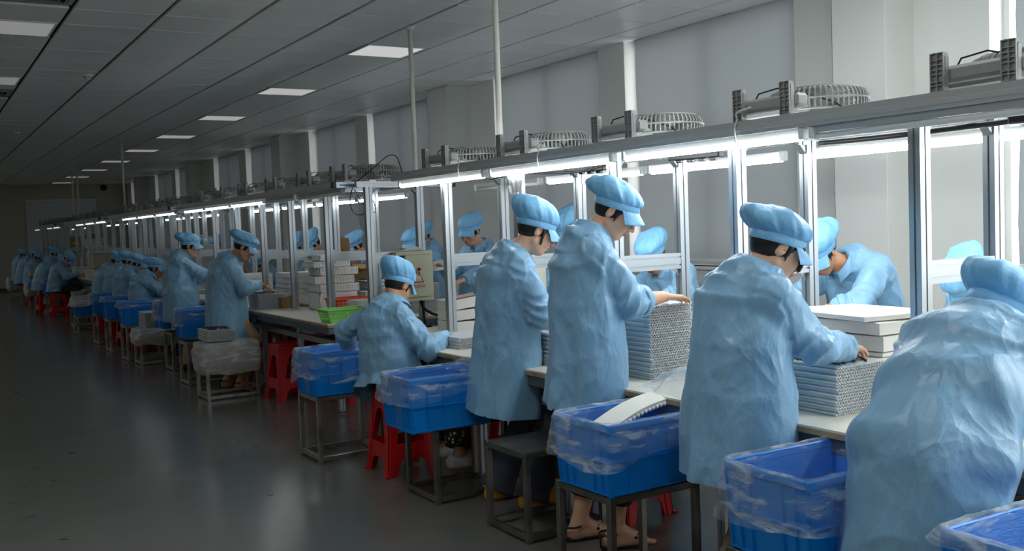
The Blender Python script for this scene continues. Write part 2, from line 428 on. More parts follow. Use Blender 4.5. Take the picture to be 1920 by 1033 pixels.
# ---- other walls
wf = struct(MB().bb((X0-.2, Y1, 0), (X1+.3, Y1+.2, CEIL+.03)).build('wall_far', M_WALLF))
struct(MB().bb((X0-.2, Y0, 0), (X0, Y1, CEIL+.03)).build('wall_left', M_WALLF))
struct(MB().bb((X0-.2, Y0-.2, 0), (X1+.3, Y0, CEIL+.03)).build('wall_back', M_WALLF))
struct(MB().bb((X0, Y1-.015, 0), (X1, Y1, .1), .003).build('baseboard_far', mat('skirting_grey', rgb(70, 70, 68), .6)))
struct(MB().bb((2.0, Y1-.05, 0), (2.12, Y1, 2.5), .004).build('trim_1', M_WALL))
# whiteboard sheet on the end wall
t = thing('projection_screen', 'large pale projection screen hanging on the end wall', 'screen', (4.15, Y1-.03, 0))
MB().bb((-1.05, -.01, .55), (.95, 0, 2.70)).build('screen_sheet', mat('screen_white', rgb(214, 222, 226), .8), t)
MB().bb((-1.08, -.05, 2.69), (.98, .01, 2.76), .01).build('screen_case', M_WHITEP, t)
# camera dome on the end wall
t = thing('dome_camera', 'small black dome camera high on the end wall', 'camera', (5.36, Y1, 3.1))
MB().lathe([(.09, 0), (.1, .02), (.09, .05)], n=18, R=Matrix.Rotation(PI/2, 3, 'X')).build('mount', M_BLACK, t, True)
MB().lathe([(.075, .05), (.07, .085), (.045, .115), (.01, .128)], n=18, R=Matrix.Rotation(PI/2, 3, 'X')).build('dome', M_BLACK, t, True)

# ---- pipe on the wall beside the near column
t = thing('wall_pipe', 'cream vertical drain pipe in the corner beside the near column', 'pipe', (5.98, 5.02, 0))
MB().tube([(0, 0, 0), (0, 0, CEIL)], .042, 16).build('pipe_run', mat('cream_pipe', rgb(206, 208, 194), .35), t, True)
MB().tube([(0, 0, 1.62), (0, 0, 1.70)], .048, 16).build('pipe_collar', M_WHITEP, t, True)
# ---- power drop poles from the ceiling
for x, y, zb, lab in ((3.787, 7.735, 1.30, 'cream conduit dropping from the ceiling into the warning-sign control box'),
                      (3.35, 5.57, 1.90, 'cream conduit dropping from the ceiling to the near bench rail, beside the tall window gap'),
                      (3.315, 18.512, 1.95, 'thin cream conduit dropping from the ceiling to the third bench'),
                      (3.533, 26.405, 1.56, 'thin conduit dropping from the ceiling to the far grey control box with the yellow sign'),
                      (3.439, 24.891, 1.95, 'faint thin conduit right beside the far control box conduit')):
    t = thing('power_conduit', lab, 'conduit', (x, y, 0))
    MB().tube([(0, 0, zb), (0, 0, CEIL)], .02, 12).build('conduit_tube', mat('cream_conduit', rgb(234, 234, 224), .4), t, True)
    MB().lathe([(.045, CEIL), (.045, CEIL-.012), (.024, CEIL-.03)], n=16).build('ceiling_collar', M_WHITEP, t, True)
    MB().lathe([(.026, zb), (.026, zb+.05)], n=12).build('end_socket', M_ALU, t, True)
# ================================================================== BENCHES
def slot_poly(w, h, g=.0085, d=.007):
    """outline of an aluminium T-slot profile, one slot per 40 mm of side"""
    P = []
    def side(p, q, n):
        p, q = Vector((*p, 0)), Vector((*q, 0)); L = (q-p).length; u = (q-p)/L; inn = Vector((-u.y, u.x, 0))
        for k in range(n):
            c = p + u*L*(k+.5)/n
            P.append(tuple((c-u*g/2)[:2])); P.append(tuple((c-u*g*.5+inn*d)[:2])); P.append(tuple((c+u*g*.5+inn*d)[:2])); P.append(tuple((c+u*g/2)[:2]))
    nw, nh = max(1, round(w/.045)), max(1, round(h/.045))
    x, y = w/2, h/2
    P.append((-x, -y)); side((-x, -y), (x, -y), nw); P.append((x, -y)); side((x, -y), (x, y), nh)
    P.append((x, y)); side((x, y), (-x, y), nw); P.append((-x, y)); side((-x, y), (-x, -y), nh)
    return P
PROF = slot_poly(.045, .045); PROF2 = slot_poly(.045, .085); PROFT = slot_poly(.05, .06)
bracket_me = None
def bracket(parent, loc, rz, flip=1):
    """corner bracket with a bolt"""
    m = MB(); t = .006
    m.add([(0, -.018, 0), (.045, -.018, 0), (0, -.018, -.045*flip), (0, .018, 0), (.045, .018, 0), (0, .018, -.045*flip)],
          [(0, 1, 2), (3, 5, 4), (0, 3, 4, 1), (0, 2, 5, 3), (1, 4, 5, 2)] if flip > 0 else [(0, 2, 1), (3, 4, 5), (0, 1, 4, 3), (0, 3, 5, 2), (1, 2, 5, 4)])
    o = m.build('corner_bracket', M_ALUD, parent, loc=loc, rz=rz)
    return o
TOPZ = 1.86
def bench(label, y0, y1, xf, frames, yr0, yr1, end_beam=None, legs=None, detail=True):
    t = thing('workbench', label, 'workbench', (3.4, (y0+y1)/2, 0), 0, 'aluminium framed workbenches in one long row')
    ox, oy = 3.4, (y0+y1)/2
    L = lambda x, y, z: (x-ox, y-oy, z)
    xb = 4.08
    def part(mb, name, m, smooth=False): return mb.build(name, m, t, smooth)
    part(MB().bb(L(xf, y0, .742), L(xb, y1, .75)), 'tabletop', M_TABLE)
    ed = MB().bb(L(xf-.002, y0-.002, .722), L(xb+.002, y1+.002, .7415))
    part(ed, 'board_edge', M_PLY)
    # steel frame under the board
    for nm, a, b in (('frame_rail', (xf+.01, y0+.01, .665), (xf+.055, y1-.01, .722)), ('frame_rail', (xb-.055, y0+.01, .665), (xb-.01, y1-.01, .722)),
                     ('frame_end', (xf+.055, y0+.01, .665), (xb-.055, y0+.055, .722)), ('frame_end', (xf+.055, y1-.055, .665), (xb-.055, y1-.01, .722))):
        part(MB().bb(L(*a), L(*b), .004), nm, M_FRAMEB)
    for ly in legs:
        for lx in (xf+.12, xb-.12):
            g = part(MB().prism(PROF, L(lx, ly, .03), L(lx, ly, .665)), 'leg', M_ALU)
            MB().lathe([(.012, .03), (.012, .012), (.028, .01), (.03, 0)], L(lx, ly, 0), 12).build('levelling_foot', M_ALUD, g, True)
            for s_ in (-1, 1):
                c = L(lx, ly+s_*.022, .665); m = MB()
                m.add([(c[0]-.003, c[1], c[2]), (c[0]-.003, c[1]+s_*.07, c[2]), (c[0]-.003, c[1], c[2]-.07), (c[0]+.003, c[1], c[2]), (c[0]+.003, c[1]+s_*.07, c[2]), (c[0]+.003, c[1], c[2]-.07)],
                      [(0, 1, 2), (3, 5, 4), (0, 3, 4, 1), (0, 2, 5, 3), (1, 4, 5, 2)])
                m.build('gusset_plate', M_ALU, g)
        part(MB().prism(PROF, L(xf+.14, ly, .60), L(xb-.14, ly, .60)), 'stretcher', M_ALU)
    for a, b in zip(legs[:-1], legs[1:]):
        part(MB().prism(PROF, L(xf+.12, a+.023, .575), L(xf+.12, b-.023, .575)), 'stretcher', M_ALU)
    # posts and cross rails
    for fy in frames:
        for px in (3.15, 3.6):
            po = part(MB().prism(PROFT, L(px, fy, .75), L(px, fy, TOPZ-.03)), 'post', M_ALU)
            if detail:
                bracket(po, L(px+(.025 if px < 3.4 else -.025), fy, TOPZ-.05), 0 if px < 3.4 else PI)
        part(MB().prism(PROF2, L(3.175, fy, 1.262), L(3.575, fy, 1.262)), 'cross_rail', M_ALU)
        part(MB().prism(PROF, L(3.05, fy, TOPZ-.008), L(3.70, fy, TOPZ-.008)), 'top_cross_rail', M_ALU)
        if detail:
            for s_, px in ((1, 3.175), (-1, 3.575)):
                c = L(px, fy, 1.225); cr = MB()
                cr.add([(c[0], c[1]-.003, c[2]), (c[0]+s_*.05, c[1]-.003, c[2]), (c[0], c[1]-.003, c[2]-.05), (c[0], c[1]+.003, c[2]), (c[0]+s_*.05, c[1]+.003, c[2]), (c[0], c[1]+.003, c[2]-.05)],
                       [(0, 1, 2), (3, 5, 4), (0, 3, 4, 1), (0, 2, 5, 3), (1, 4, 5, 2)])
                part(cr, 'gusset_plate', M_ALU)
    # long top rails: stepped cable tray outside, slot profile inside
    P = [(-.03, -.025), (.02, -.025), (.02, .02), (.026, .02), (.026, .034), (-.03, .034), (-.03, .012), (-.036, .008), (-.036, -.008), (-.03, -.012)]
    part(MB().prism(P, L(3.06, yr0, TOPZ), L(3.06, yr1, TOPZ)), 'front_top_rail', M_RAIL)
    part(MB().prism([(p[0]*-1, p[1]) for p in P][::-1], L(3.69, yr0, TOPZ), L(3.69, yr1, TOPZ)), 'back_top_rail', M_RAIL)
    part(MB().bb(L(3.20, yr0, TOPZ+.015), L(3.25, yr1, TOPZ+.03)), 'fan_rest_bar', M_RAIL)
    part(MB().bb(L(3.50, yr0, TOPZ+.015), L(3.55, yr1, TOPZ+.03)), 'fan_rest_bar', M_RAIL)
    if end_beam:
        e = part(MB().prism(slot_poly(.045, .045), L(2.93, end_beam, TOPZ-.005), L(3.98, end_beam, TOPZ-.005)), 'end_beam', M_ALU)
        MB().bb(L(2.96, end_beam-.0245, TOPZ-.012), L(3.95, end_beam-.0215, TOPZ-.002)).build('blue_slot_strip', mat('blue_strip', rgb(30, 104, 176), .4), e)
        for x in (2.915, 3.99):
            MB().box(L(x, end_beam, TOPZ-.005), (.035, .052, .052), None, .006).build('end_cap', M_BLACK, e)
    return t
def lamp(label, x, y0, y1, z, lit, side, n):
    """tube batten hung under a rail; side -1: front rail, 1: back rail"""
    t = thing('tube_lamp', label, 'lamp', (x, (y0+y1)/2, z), 0, 'tube lamps under the bench rails')
    h = (y1-y0)/2
    hp = [(-.010, .0), (.010, .0), (.016, .026), (-.016, .026)]
    MB().prism(hp, (0, -h, 0), (0, h, 0)).build('lamp_housing', M_WHITEP if lit else M_RAIL, t)
    if lit: m = emis('tube_glow_%d' % n, (.93, .98, 1.0), dim((y0+y1)/2, TUBE_NEAR, TUBE_FAR, 4.2, 4.0)*(1.6 if side > 0 else 1.0))
    else: m = M_WHITEP
    MB().tube([(0, -h+.02, -.013), (0, h-.02, -.013)], .0125, 10).build('tube', m, t, True)
    for s_ in (-1, 1):
        MB().box((0, s_*(h-.012), .004), (.042, .028, .05), None, .006).build('end_cap', M_WHITEP, t)
B1F = [-.49, .435, 1.36, 2.287, 3.208, 4.10, 5.042, 5.975]
bench('near workbench in the row, with foam sheets and tall tray stacks on it', -.9, 6.55, 2.66, B1F, -1.0, 6.6, None, [-.6, .6, 1.45, 2.95, 4.05, 4.95, 6.35])
B2F = [7.32, 8.23, 9.19, 10.08, 11.0, 11.95, 12.85]
bench('second workbench in the row, with the green basket on its near corner', 7.42, 13.05, 2.80, B2F, 7.5, 13.0, 7.447, [7.5, 8.43, 9.46, 10.5, 11.5, 12.5])
bench('third workbench in the row, where four seated workers sit', 13.2, 18.55, 2.80, [13.3+.92*k for k in range(6)], 13.25, 18.5, 13.25, [13.3, 14.3, 15.3, 16.3, 17.3, 18.3], False)
bench('fourth workbench in the row, with the beige foam block at its near end', 18.9, 24.5, 2.80, [18.8+.92*k for k in range(6)], 18.65, 24.4, 18.75, [19.0, 20.0, 21.0, 22.0, 23.2, 24.3], False)
bench('fifth and farthest workbench of the row', 24.95, 30.6, 2.80, [24.9+.95*k for k in range(6)], 24.9, 30.6, 24.95, [25, 26, 27, 28.2, 29.4, 30.4], False)
# lamps: front rail
n = 0
FRONT = [(-.85, .3, 1), (.38, 1.54, 1), (1.57, 2.70, 0), (2.73, 3.89, 1), (3.97, 5.2, 1), (5.27, 6.5, 1), (7.6, 8.7, 0), (8.75, 9.62, 0), (9.68, 10.85, 1), (10.9, 11.95, 1), (12.0, 13.0, 1),
         (13.5, 14.7, 1), (14.8, 16.0, 1), (16.1, 17.3, 1), (18.9, 20.0, 1), (20.2, 21.3, 1), (21.5, 22.6, 1), (23.0, 24.2, 0), (25.2, 26.4, 1), (26.6, 27.7, 1), (28.0, 29.0, 0), (29.3, 30.5, 1)]
for k, (a, b, lit) in enumerate(FRONT):
    lamp('%s tube lamp%s from the right edge of the view, under the aisle-side rail' % (ordinal(k-1), '' if lit else ', unlit,') if k > 1 else '%s tube lamp beyond the right edge of the view, aisle-side rail' % ordinal(k+1), 3.055, a, b, TOPZ-.052, lit, -1, n); n += 1
BACK = [(-.3, .85, 1), (.9, 2.05, 1), (2.1, 3.30, 1), (3.42, 4.45, 1), (4.5, 5.52, 1), (5.6, 6.5, 0), (7.7, 8.75, 1), (8.8, 9.9, 1), (9.95, 11.0, 1), (11.1, 12.2, 1), (13.5, 14.6, 1), (14.7, 15.8, 1), (15.9, 17.0, 1),
        (19.2, 20.4, 1), (20.6, 21.8, 1), (22.0, 23.2, 1), (25.3, 26.5, 1), (27.0, 28.2, 1)]
for k, (a, b, lit) in enumerate(BACK):
    lamp('%s tube lamp%s from the right edge of the view, under the wall-side rail' % (ordinal(k-1), '' if lit else ', unlit,') if k > 1 else '%s tube lamp beyond the right edge of the view, wall-side rail' % ordinal(k+1), 3.68, a, b, TOPZ-.085, lit, 1, n); n += 1

# ------------------------------------------------------------------ fans lying on the rails
def make_fan():
    t = thing('floor_fan', 'x', 'fan', (0, 0, 0), 0, 'grey floor fans laid on the bench rails')
    for s_ in (-1, 1):                     # foot plates, ribbed on the underside that now faces the aisle
        y = s_*.133
        m = MB(); w = .027; H = .138
        out = [(-w, .0), (w-.004, .0), (w, .006), (w+.001, H-.012), (w-.006, H), (-w+.004, H-.004), (-w-.002, H*.85)]
        m.add([(-.006, y+p[0], p[1]) for p in out] + [(.012, y+p[0], p[1]) for p in out],
              [tuple(range(7))[::-1], tuple(range(7, 14))] + [(k, (k+1) % 7, 7+(k+1) % 7, 7+k) for k in range(7)])
        f = m.build('foot', M_FAN, t)
        r = MB()
        for k in (-1, 0, 1):
            r.bb((-.016, y+k*(w-.002)-.0018, .003), (-.005, y+k*(w-.002)+.0018, H-.004))
        for z in (.002, .022, .034, .06, .075, .092, .108, H-.006):
            r.bb((-.0155, y-w, z), (-.005, y+w, z+.0028))
        r.build('foot_ribs', M_FAN, f)
    m = MB().bb((.012, -.175, .032), (.085, .175, .088), .012)
    m.build('base_beam', M_FAN, t)
    # neck running from the beam to the motor
    m = MB()
    m.add([(.08, -.07, .02), (.08, .20, .02), (.20, .20, .02), (.20, -.07, .02), (.08, -.07, .095), (.08, .20, .095), (.20, .15, .04), (.20, -.07, .05)],
          [(3, 2, 1, 0), (4, 5, 6, 7), (0, 1, 5, 4), (1, 2, 6, 5), (2, 3, 7, 6), (3, 0, 4, 7)])
    m.build('neck', M_FAN, t)
    cx, cy, R_, z0, z1 = .33, .0, .212, .035, .125
    g = MB(); n = 56
    for k in range(n):
        a = 2*PI*k/n; ca, sa = math.cos(a), math.sin(a)
        pts = [(R_*.985, z0), (R_*1.0, z0+.03), (R_*.985, z1-.025), (R_*.93, z1-.006), (R_*.8, z1+.004)]
        tang = Vector((-sa, ca, 0))*.0032
        P = []
        for (r_, z) in pts:
            c = Vector((cx+r_*ca, cy+r_*sa, z)); i_ = Vector((cx+(r_-.009)*ca, cy+(r_-.009)*sa, z-.003))
            P += [c-tang, c+tang, i_+tang, i_-tang]
        fs = []
        for i in range(len(pts)-1):
            for j in range(4): fs.append((i*4+j, i*4+(j+1) % 4, (i+1)*4+(j+1) % 4, (i+1)*4+j))
        g.add(P, fs)
    g.build('grille_slats', M_FAN, t)
    m = MB()
    for r_, z in ((R_, z0), (R_*.99, (z0+z1)/2), (R_*.8, z1+.002), (R_*.6, z1+.008), (R_*.4, z1+.01)):
        pts = [(cx+r_*math.cos(2*PI*k/36), cy+r_*math.sin(2*PI*k/36), z) for k in range(37)]
        m.tube(pts, .005, 6, False)
    for k in range(28):
        a = 2*PI*k/28
        m.tube([(cx+R_*.8*math.cos(a), cy+R_*.8*math.sin(a), z1+.003), (cx+R_*.28*math.cos(a+.25), cy+R_*.28*math.sin(a+.25), z1+.011)], .0028, 4, False)
    m.build('grille_rings', M_FAN, t)
    MB().lathe([(.062, z0-.02), (.07, z0+.02), (.065, z1+.006), (.05, z1+.014), (.01, z1+.016)], (cx, cy, 0), 24).build('motor_hub', M_FAN, t, True)
    bl = MB()
    for k in range(4):
        a0 = k*PI/2
        P = []
        for i in range(5):
            r_ = .06+.03*i
            P.append([(cx+r_*math.cos(a0+(j-2)*.17), cy+r_*math.sin(a0+(j-2)*.17), z0+.03+(j-2)*.011) for j in range(5)])
        bl.grid(P)
    bl.build('blades', mat('fan_blade_grey', rgb(92, 95, 95), .4), t, True)
    MB().tube([(.085, .14, .07), (.1, .12, .12), (.13, .04, .135), (.2, -.06, .10), (.24, -.16, .06), (.2, -.25, .02)], .0038, 6).build('fan_cord', M_CABLE, t, True)
    return t
FANY = [.1, 1.05, 2.005, 2.955, 3.965, 4.935, 5.93, 7.66, 8.51, 9.43, 10.37, 11.33, 12.2, 13.75, 14.6, 15.4, 16.2, 17.1, 19.4, 20.2, 21.0, 21.8, 22.8, 25.4, 26.2, 27.0, 28.0, 29.2]
fan_p, used = make_fan(), [False]
for k, y in enumerate(FANY):
    rename_copy(fan_p, used, ('%s grey floor fan from the right edge of the view, lying across the bench rails' % ordinal(k-1) if k > 1 else '%s grey floor fan beyond the right edge of the view, on the rails' % ordinal(k+1)), (3.05+random.uniform(-.006, .006), y, TOPZ+.034), random.uniform(-.05, .05))
# loose cables and ties hanging at the rails
def cable(name, label, pts, r, m, cat='cable'):
    P = [Vector(p) for p in pts]; out = []
    for i in range(len(P)-1):
        p0, p1, p2, p3 = P[max(i-1, 0)], P[i], P[i+1], P[min(i+2, len(P)-1)]
        for k in range(6):
            u = k/6; out.append(.5*((2*p1)+(p2-p0)*u+(2*p0-5*p1+4*p2-p3)*u*u+(3*p1-p0-3*p2+p3)*u**3))
    out.append(P[-1])
    base = out[0]
    o = MB().tube([p-base for p in out], r, 6).build(name, m, None, True, loc=base)
    return tag(o, label, cat)
cable('power_cable', 'thin black cable looping below the second bench end beam', [(3.1, 7.5, 1.84), (3.12, 7.62, 1.74), (3.2, 7.75, 1.64), (3.3, 7.8, 1.62), (3.36, 7.75, 1.69), (3.32, 7.68, 1.80), (3.25, 7.6, 1.84)], .004, M_CABLE)
cable('power_cable', 'second black cable loop hanging below the second bench fans', [(3.3, 7.95, 1.84), (3.31, 7.85, 1.74), (3.36, 7.8, 1.66), (3.42, 7.8, 1.64), (3.45, 7.9, 1.73), (3.4, 8.0, 1.84)], .004, M_CABLE)
cable('power_cable', 'black cable arching up over the rail where two benches meet', [(3.13, 7.48, 1.885), (3.16, 7.3, 1.95), (3.18, 7.1, 2.02), (3.16, 6.9, 2.05), (3.13, 6.7, 2.02), (3.12, 6.6, 1.9)], .004, M_CABLE)
for k, (y, lab) in enumerate(((3.08, 'near'), (4.62, 'middle'), (5.55, 'farther'))):
    cable('twine_tie', 'white twine knotted round the aisle-side rail, the %s one of the near bench' % lab, [(3.022, y, 1.80), (3.018, y+.004, 1.86), (3.03, y, 1.90), (3.02, y-.01, 1.93), (3.03, y-.08, 1.945)], .0035, M_WHITEP, 'tie')
cable('wire_bundle', 'dark wire bundle lying along the near bench top frame', [(3.3, 1.3, 1.80), (3.35, 1.7, 1.795), (3.42, 2.1, 1.80), (3.38, 2.6, 1.79), (3.45, 3.0, 1.80)], .012, M_CABLE)
cable('wire_bundle', 'dark wires sagging under the near bench top frame beside the tall worker', [(3.25, 4.3, 1.80), (3.3, 4.6, 1.78), (3.28, 4.9, 1.79), (3.2, 5.1, 1.80), (3.22, 5.5, 1.79)], .008, M_CABLE)
for k, (x, y, w_, lab) in enumerate(((3.4, 1.9, .35, 'nearest'), (3.35, 3.7, .3, 'second'), (3.4, 4.7, .3, 'third'))):
    t = thing('power_strip', 'black power strip under the near bench top frame, the %s one' % lab, 'power strip', (x, y, 1.80), .25)
    MB().box((0, 0, 0), (.05, w_, .035), None, .006).build('strip_body', M_CABLE, t)
    for j in range(4): MB().box((0, -w_*.35+j*w_*.22, -.024), (.03, .032, .014), None, .003).build('plug', M_BLACK, t)
# ================================================================== PROPS
# ---- welded steel stands
def make_stand(sx, sy, h, plate, m):
    t = thing('steel_stand', 'x', 'stand', (0, 0, 0), 0, 'low welded steel stands beside the benches'); b = .03
    for x in (-sx/2+b/2, sx/2-b/2):
        for y in (-sy/2+b/2, sy/2-b/2):
            MB().bb((x-b/2, y-b/2, 0), (x+b/2, y+b/2, h-b), .003).build('leg', m, t)
    for z, nm in ((h-b/2, 'top_bar'), (b/2+.012, 'bottom_bar')):
        for y in (-sy/2+b/2, sy/2-b/2): MB().box((0, y, z), (sx-(0 if z > .1 else 2*b), b, b), None, .003).build(nm, m, t)
        for x in (-sx/2+b/2, sx/2-b/2): MB().box((x, 0, z), (b, sy-2*b, b), None, .003).build(nm, m, t)
    if plate: MB().box((0, 0, h-.003), (sx-.02, sy-.02, .008), None, .002).build('top_plate', m, t)
    return t
stand_a, stand_ua = make_stand(.46, .37, .43, False, M_STEEL), [False]
stand_b, stand_ub = make_stand(.46, .38, .43, True, M_STEELD), [False]
stand_c, stand_uc = make_stand(.48, .38, .29, True, M_STEEL), [False]
STANDS = [  # near-left corner, variant, label
    ('b', 2.235, 3.00, 'dark steel stand under the blue crate beside the tall worker in sandals'),
    ('b', 2.376, 3.836, 'empty dark steel stand with a bare plate top beside the yellow clogs'),
    ('b', 2.337, 4.684, 'dark steel stand under the blue crate in front of the white sneaker'),
    ('a', 2.171, 6.007, 'bare steel stand under the crate left of the seated worker'),
    ('b', 2.20, 1.96, 'steel stand under the open blue crate at the lower right'),
    ('b', 2.14, 1.12, 'steel stand under the corner crate at the very right edge'),
    ('a', 2.298, 10.0, 'steel stand under the blue crate just behind the film-wrapped tray stand'),
    ('a', 2.411, 11.2, 'steel stand under the crate second behind the film-wrapped tray stand'),
    ('c', 2.229, 12.01, 'wide steel stand carrying a tall stack of white trays on cloudy film'),
    ('a', 2.18, 12.57, 'steel stand under the crate beside the nearest of the four seated workers'),
    ('a', 2.18, 13.74, 'steel stand under the crate beside the second of the four seated workers'),
    ('a', 2.20, 14.89, 'steel stand under the crate beside the third of the four seated workers'),
    ('c', 2.18, 16.7, 'low stand in the distance with a blue crate wrapped in cloudy film'),
    ('a', 2.30, 21.5, 'steel stand under a blue crate near the far bent worker'),
    ('a', 2.28, 23.6, 'steel stand under a wide blue crate beside the far group of three workers'),
    ('a', 2.25, 26.3, 'steel stand under the farthest blue crate of the row'),
    ('c', 2.30, 25.1, 'low steel stand with a wrapped bundle in the far distance'),
    ('c', 2.2, 28.6, 'last low steel stand with a wrapped bundle by the end wall'),
    ('c', 2.211, 8.94, 'steel stand under the film-wrapped bundle of trays in the middle of the row'),
    ('a', 2.36, 18.5, 'steel table stand holding white tubs in the far aisle'),
]
for v, x, y, lab in STANDS:
    p, u, (sx, sy) = {'a': (stand_a, stand_ua, (.46, .37)), 'b': (stand_b, stand_ub, (.46, .38)), 'c': (stand_c, stand_uc, (.48, .38))}[v]
    rename_copy(p, u, lab, (x+sx/2, y+sy/2, 0))
# ---- blue crates
CA, CB, CH = .25, .18, .285
def make_crate():
    t = thing('blue_crate', 'x', 'crate', (0, 0, 0), 0, 'blue plastic crates on steel stands')
    a0, b0, a1, b1, th = CA-.022, CB-.018, CA-.004, CB-.004, .004
    def ring(a, b, z): return [(-a, -b, z), (a, -b, z), (a, b, z), (-a, b, z)]
    V = ring(a0, b0, 0)+ring(a1, b1, CH)+ring(a1-th, b1-th, CH)+ring(a0-th, b0-th, .006)
    F = [(3, 2, 1, 0)]
    for k in range(4):
        k2 = (k+1) % 4; F += [(k, k2, 4+k2, 4+k), (4+k, 4+k2, 8+k2, 8+k), (8+k, 8+k2, 12+k2, 12+k)]
    F.append((12, 13, 14, 15))
    MB().add(V, F).build('body', M_BLUE, t)
    r = MB()
    for p, q in (((-CA, -CB, CH-.03), (CA, -CB+.012, CH)), ((-CA, CB-.012, CH-.03), (CA, CB, CH)), ((-CA, -CB+.012, CH-.03), (-CA+.012, CB-.012, CH)), ((CA-.012, -CB+.012, CH-.03), (CA, CB-.012, CH))): r.bb(p, q, .004)
    r.build('rim', M_BLUE, t)
    rb = MB()
    def wall_pt(side, u, z):   # u in -1..1
        k = z/CH; a = a0+(a1-a0)*k; b = b0+(b1-b0)*k
        return {0: (u*a, -b), 1: (a, u*b), 2: (u*a, b), 3: (-a, u*b)}[side]
    nrm = {0: (0, -1), 1: (1, 0), 2: (0, 1), 3: (-1, 0)}
    for s_ in range(4):
        us = [-1, -.62, -.22, .22, .62, 1] if s_ in (0, 2) else [-1, -.72, -.42, .42, .72, 1]
        nx, ny = nrm[s_]; tx, ty = abs(ny), abs(nx)
        for u in us:
            p0, p1 = wall_pt(s_, u*.985, .0), wall_pt(s_, u*.985, CH-.03); w_ = .0022; d = .009
            vs = []
            for (px, py), z in ((p0, 0), (p1, CH-.03)):
                for sg in (-1, 1):
                    for dd in (-.001, d): vs.append((px+tx*w_*sg+nx*dd, py+ty*w_*sg+ny*dd, z))
            rb.add(vs, [(0, 1, 3, 2), (4, 6, 7, 5), (0, 4, 5, 1), (1, 5, 7, 3), (3, 7, 6, 2)])
        for z in (.135, .008):
            p0, p1 = wall_pt(s_, -1, z), wall_pt(s_, 1, z); d = .008; w_ = .003
            vs = []
            for (px, py) in (p0, p1):
                for sg in (-1, 1):
                    for dd in (-.001, d): vs.append((px+nx*dd, py+ny*dd, z+sg*w_))
            rb.add(vs, [(0, 1, 3, 2), (4, 6, 7, 5), (0, 4, 5, 1), (1, 5, 7, 3), (3, 7, 6, 2)])
    rb.build('ribs', M_BLUE, t)
    return t
crate_p, crate_u = make_crate(), [False]
def pnoise(rs, n, t):
    return sum(rs[k][0]*math.sin((k+1)*t+rs[k][1]) for k in range(n))
def rrect(t, a, b, r):
    """point and normal on a rounded rectangle, t in 0..1"""
    segs = [2*(a-r), PI*r/2, 2*(b-r), PI*r/2]*2; tot = sum(segs); d = (t % 1)*tot
    cs = [(-(a-r), -b, 1, 0), (a-r, -(b-r), 0), (a, -(b-r), 0, 1), (a-r, b-r, 1), (a-r, b, -1, 0), (-(a-r), b-r, 2), (-a, b-r, 0, -1), (-(a-r), -(b-r), 3)]
    for k in range(8):
        if d <= segs[k] or k == 7:
            c = cs[k]
            if len(c) == 4: return c[0]+c[2]*d, c[1]+c[3]*d, c[3], -c[2]
            ang = -PI/2+c[2]*PI/2+d/r; return c[0]+r*math.cos(ang), c[1]+r*math.sin(ang), math.cos(ang), math.sin(ang)
        d -= segs[k]
def liner(label, loc, rz, drop, amp, seed, a=CA, b=CB, h=CH, film=None, flare=.03, inner=True, tilt=(0, 0), hi=True):
    rs_ = random.Random(seed); nA = [[(rs_.uniform(.3, 1)/(k+1)**.6, rs_.uniform(0, 6.28)) for k in range(9)] for _ in range(14)]
    N = 132 if hi else 72; rows = []
    if inner:
        for z, ins in ((.02, .035), (h*.35, .026), (h*.7, .02), (h*.95, .014)): rows.append(('in', z, ins))
    rows += [('rim', h+.006, .004), ('rim', h+.009, -.006)]
    for k in range(1, 10): rows.append(('out', k/9, 0))
    P = []
    for i, (kd, q, ins) in enumerate(rows):
        row = []
        for j in range(N):
            t = j/N; x, y, nx, ny = rrect(t, a, b, .03); w_ = t*2*PI
            nz = pnoise(nA[i % 14], 9, w_*3)*.35; fine = pnoise(nA[(i+5) % 14], 9, w_*9+i)*.22
            if kd == 'in': off = -ins-abs(nz)*.010-abs(fine)*.004; z = q+.004*fine
            elif kd == 'rim': off = -ins+.003*fine; z = q+.004*nz+.003*fine
            else:
                L = drop+amp*pnoise(nA[13], 4, w_)*.5+tilt[0]*x+tilt[1]*y
                L = max(.03, L)
                off = .014+flare*q+.011*nz*(.3+q)+.006*fine; z = h+.006-L*q+.003*fine
            row.append((x+nx*off, y+ny*off, z))
        P.append(row)
    o = MB().grid(P, True).build('bag_liner', film or M_FILM, None, True, loc=loc, rz=rz)
    return tag(o, label, 'plastic bag', 'clear plastic bags lining the crates')
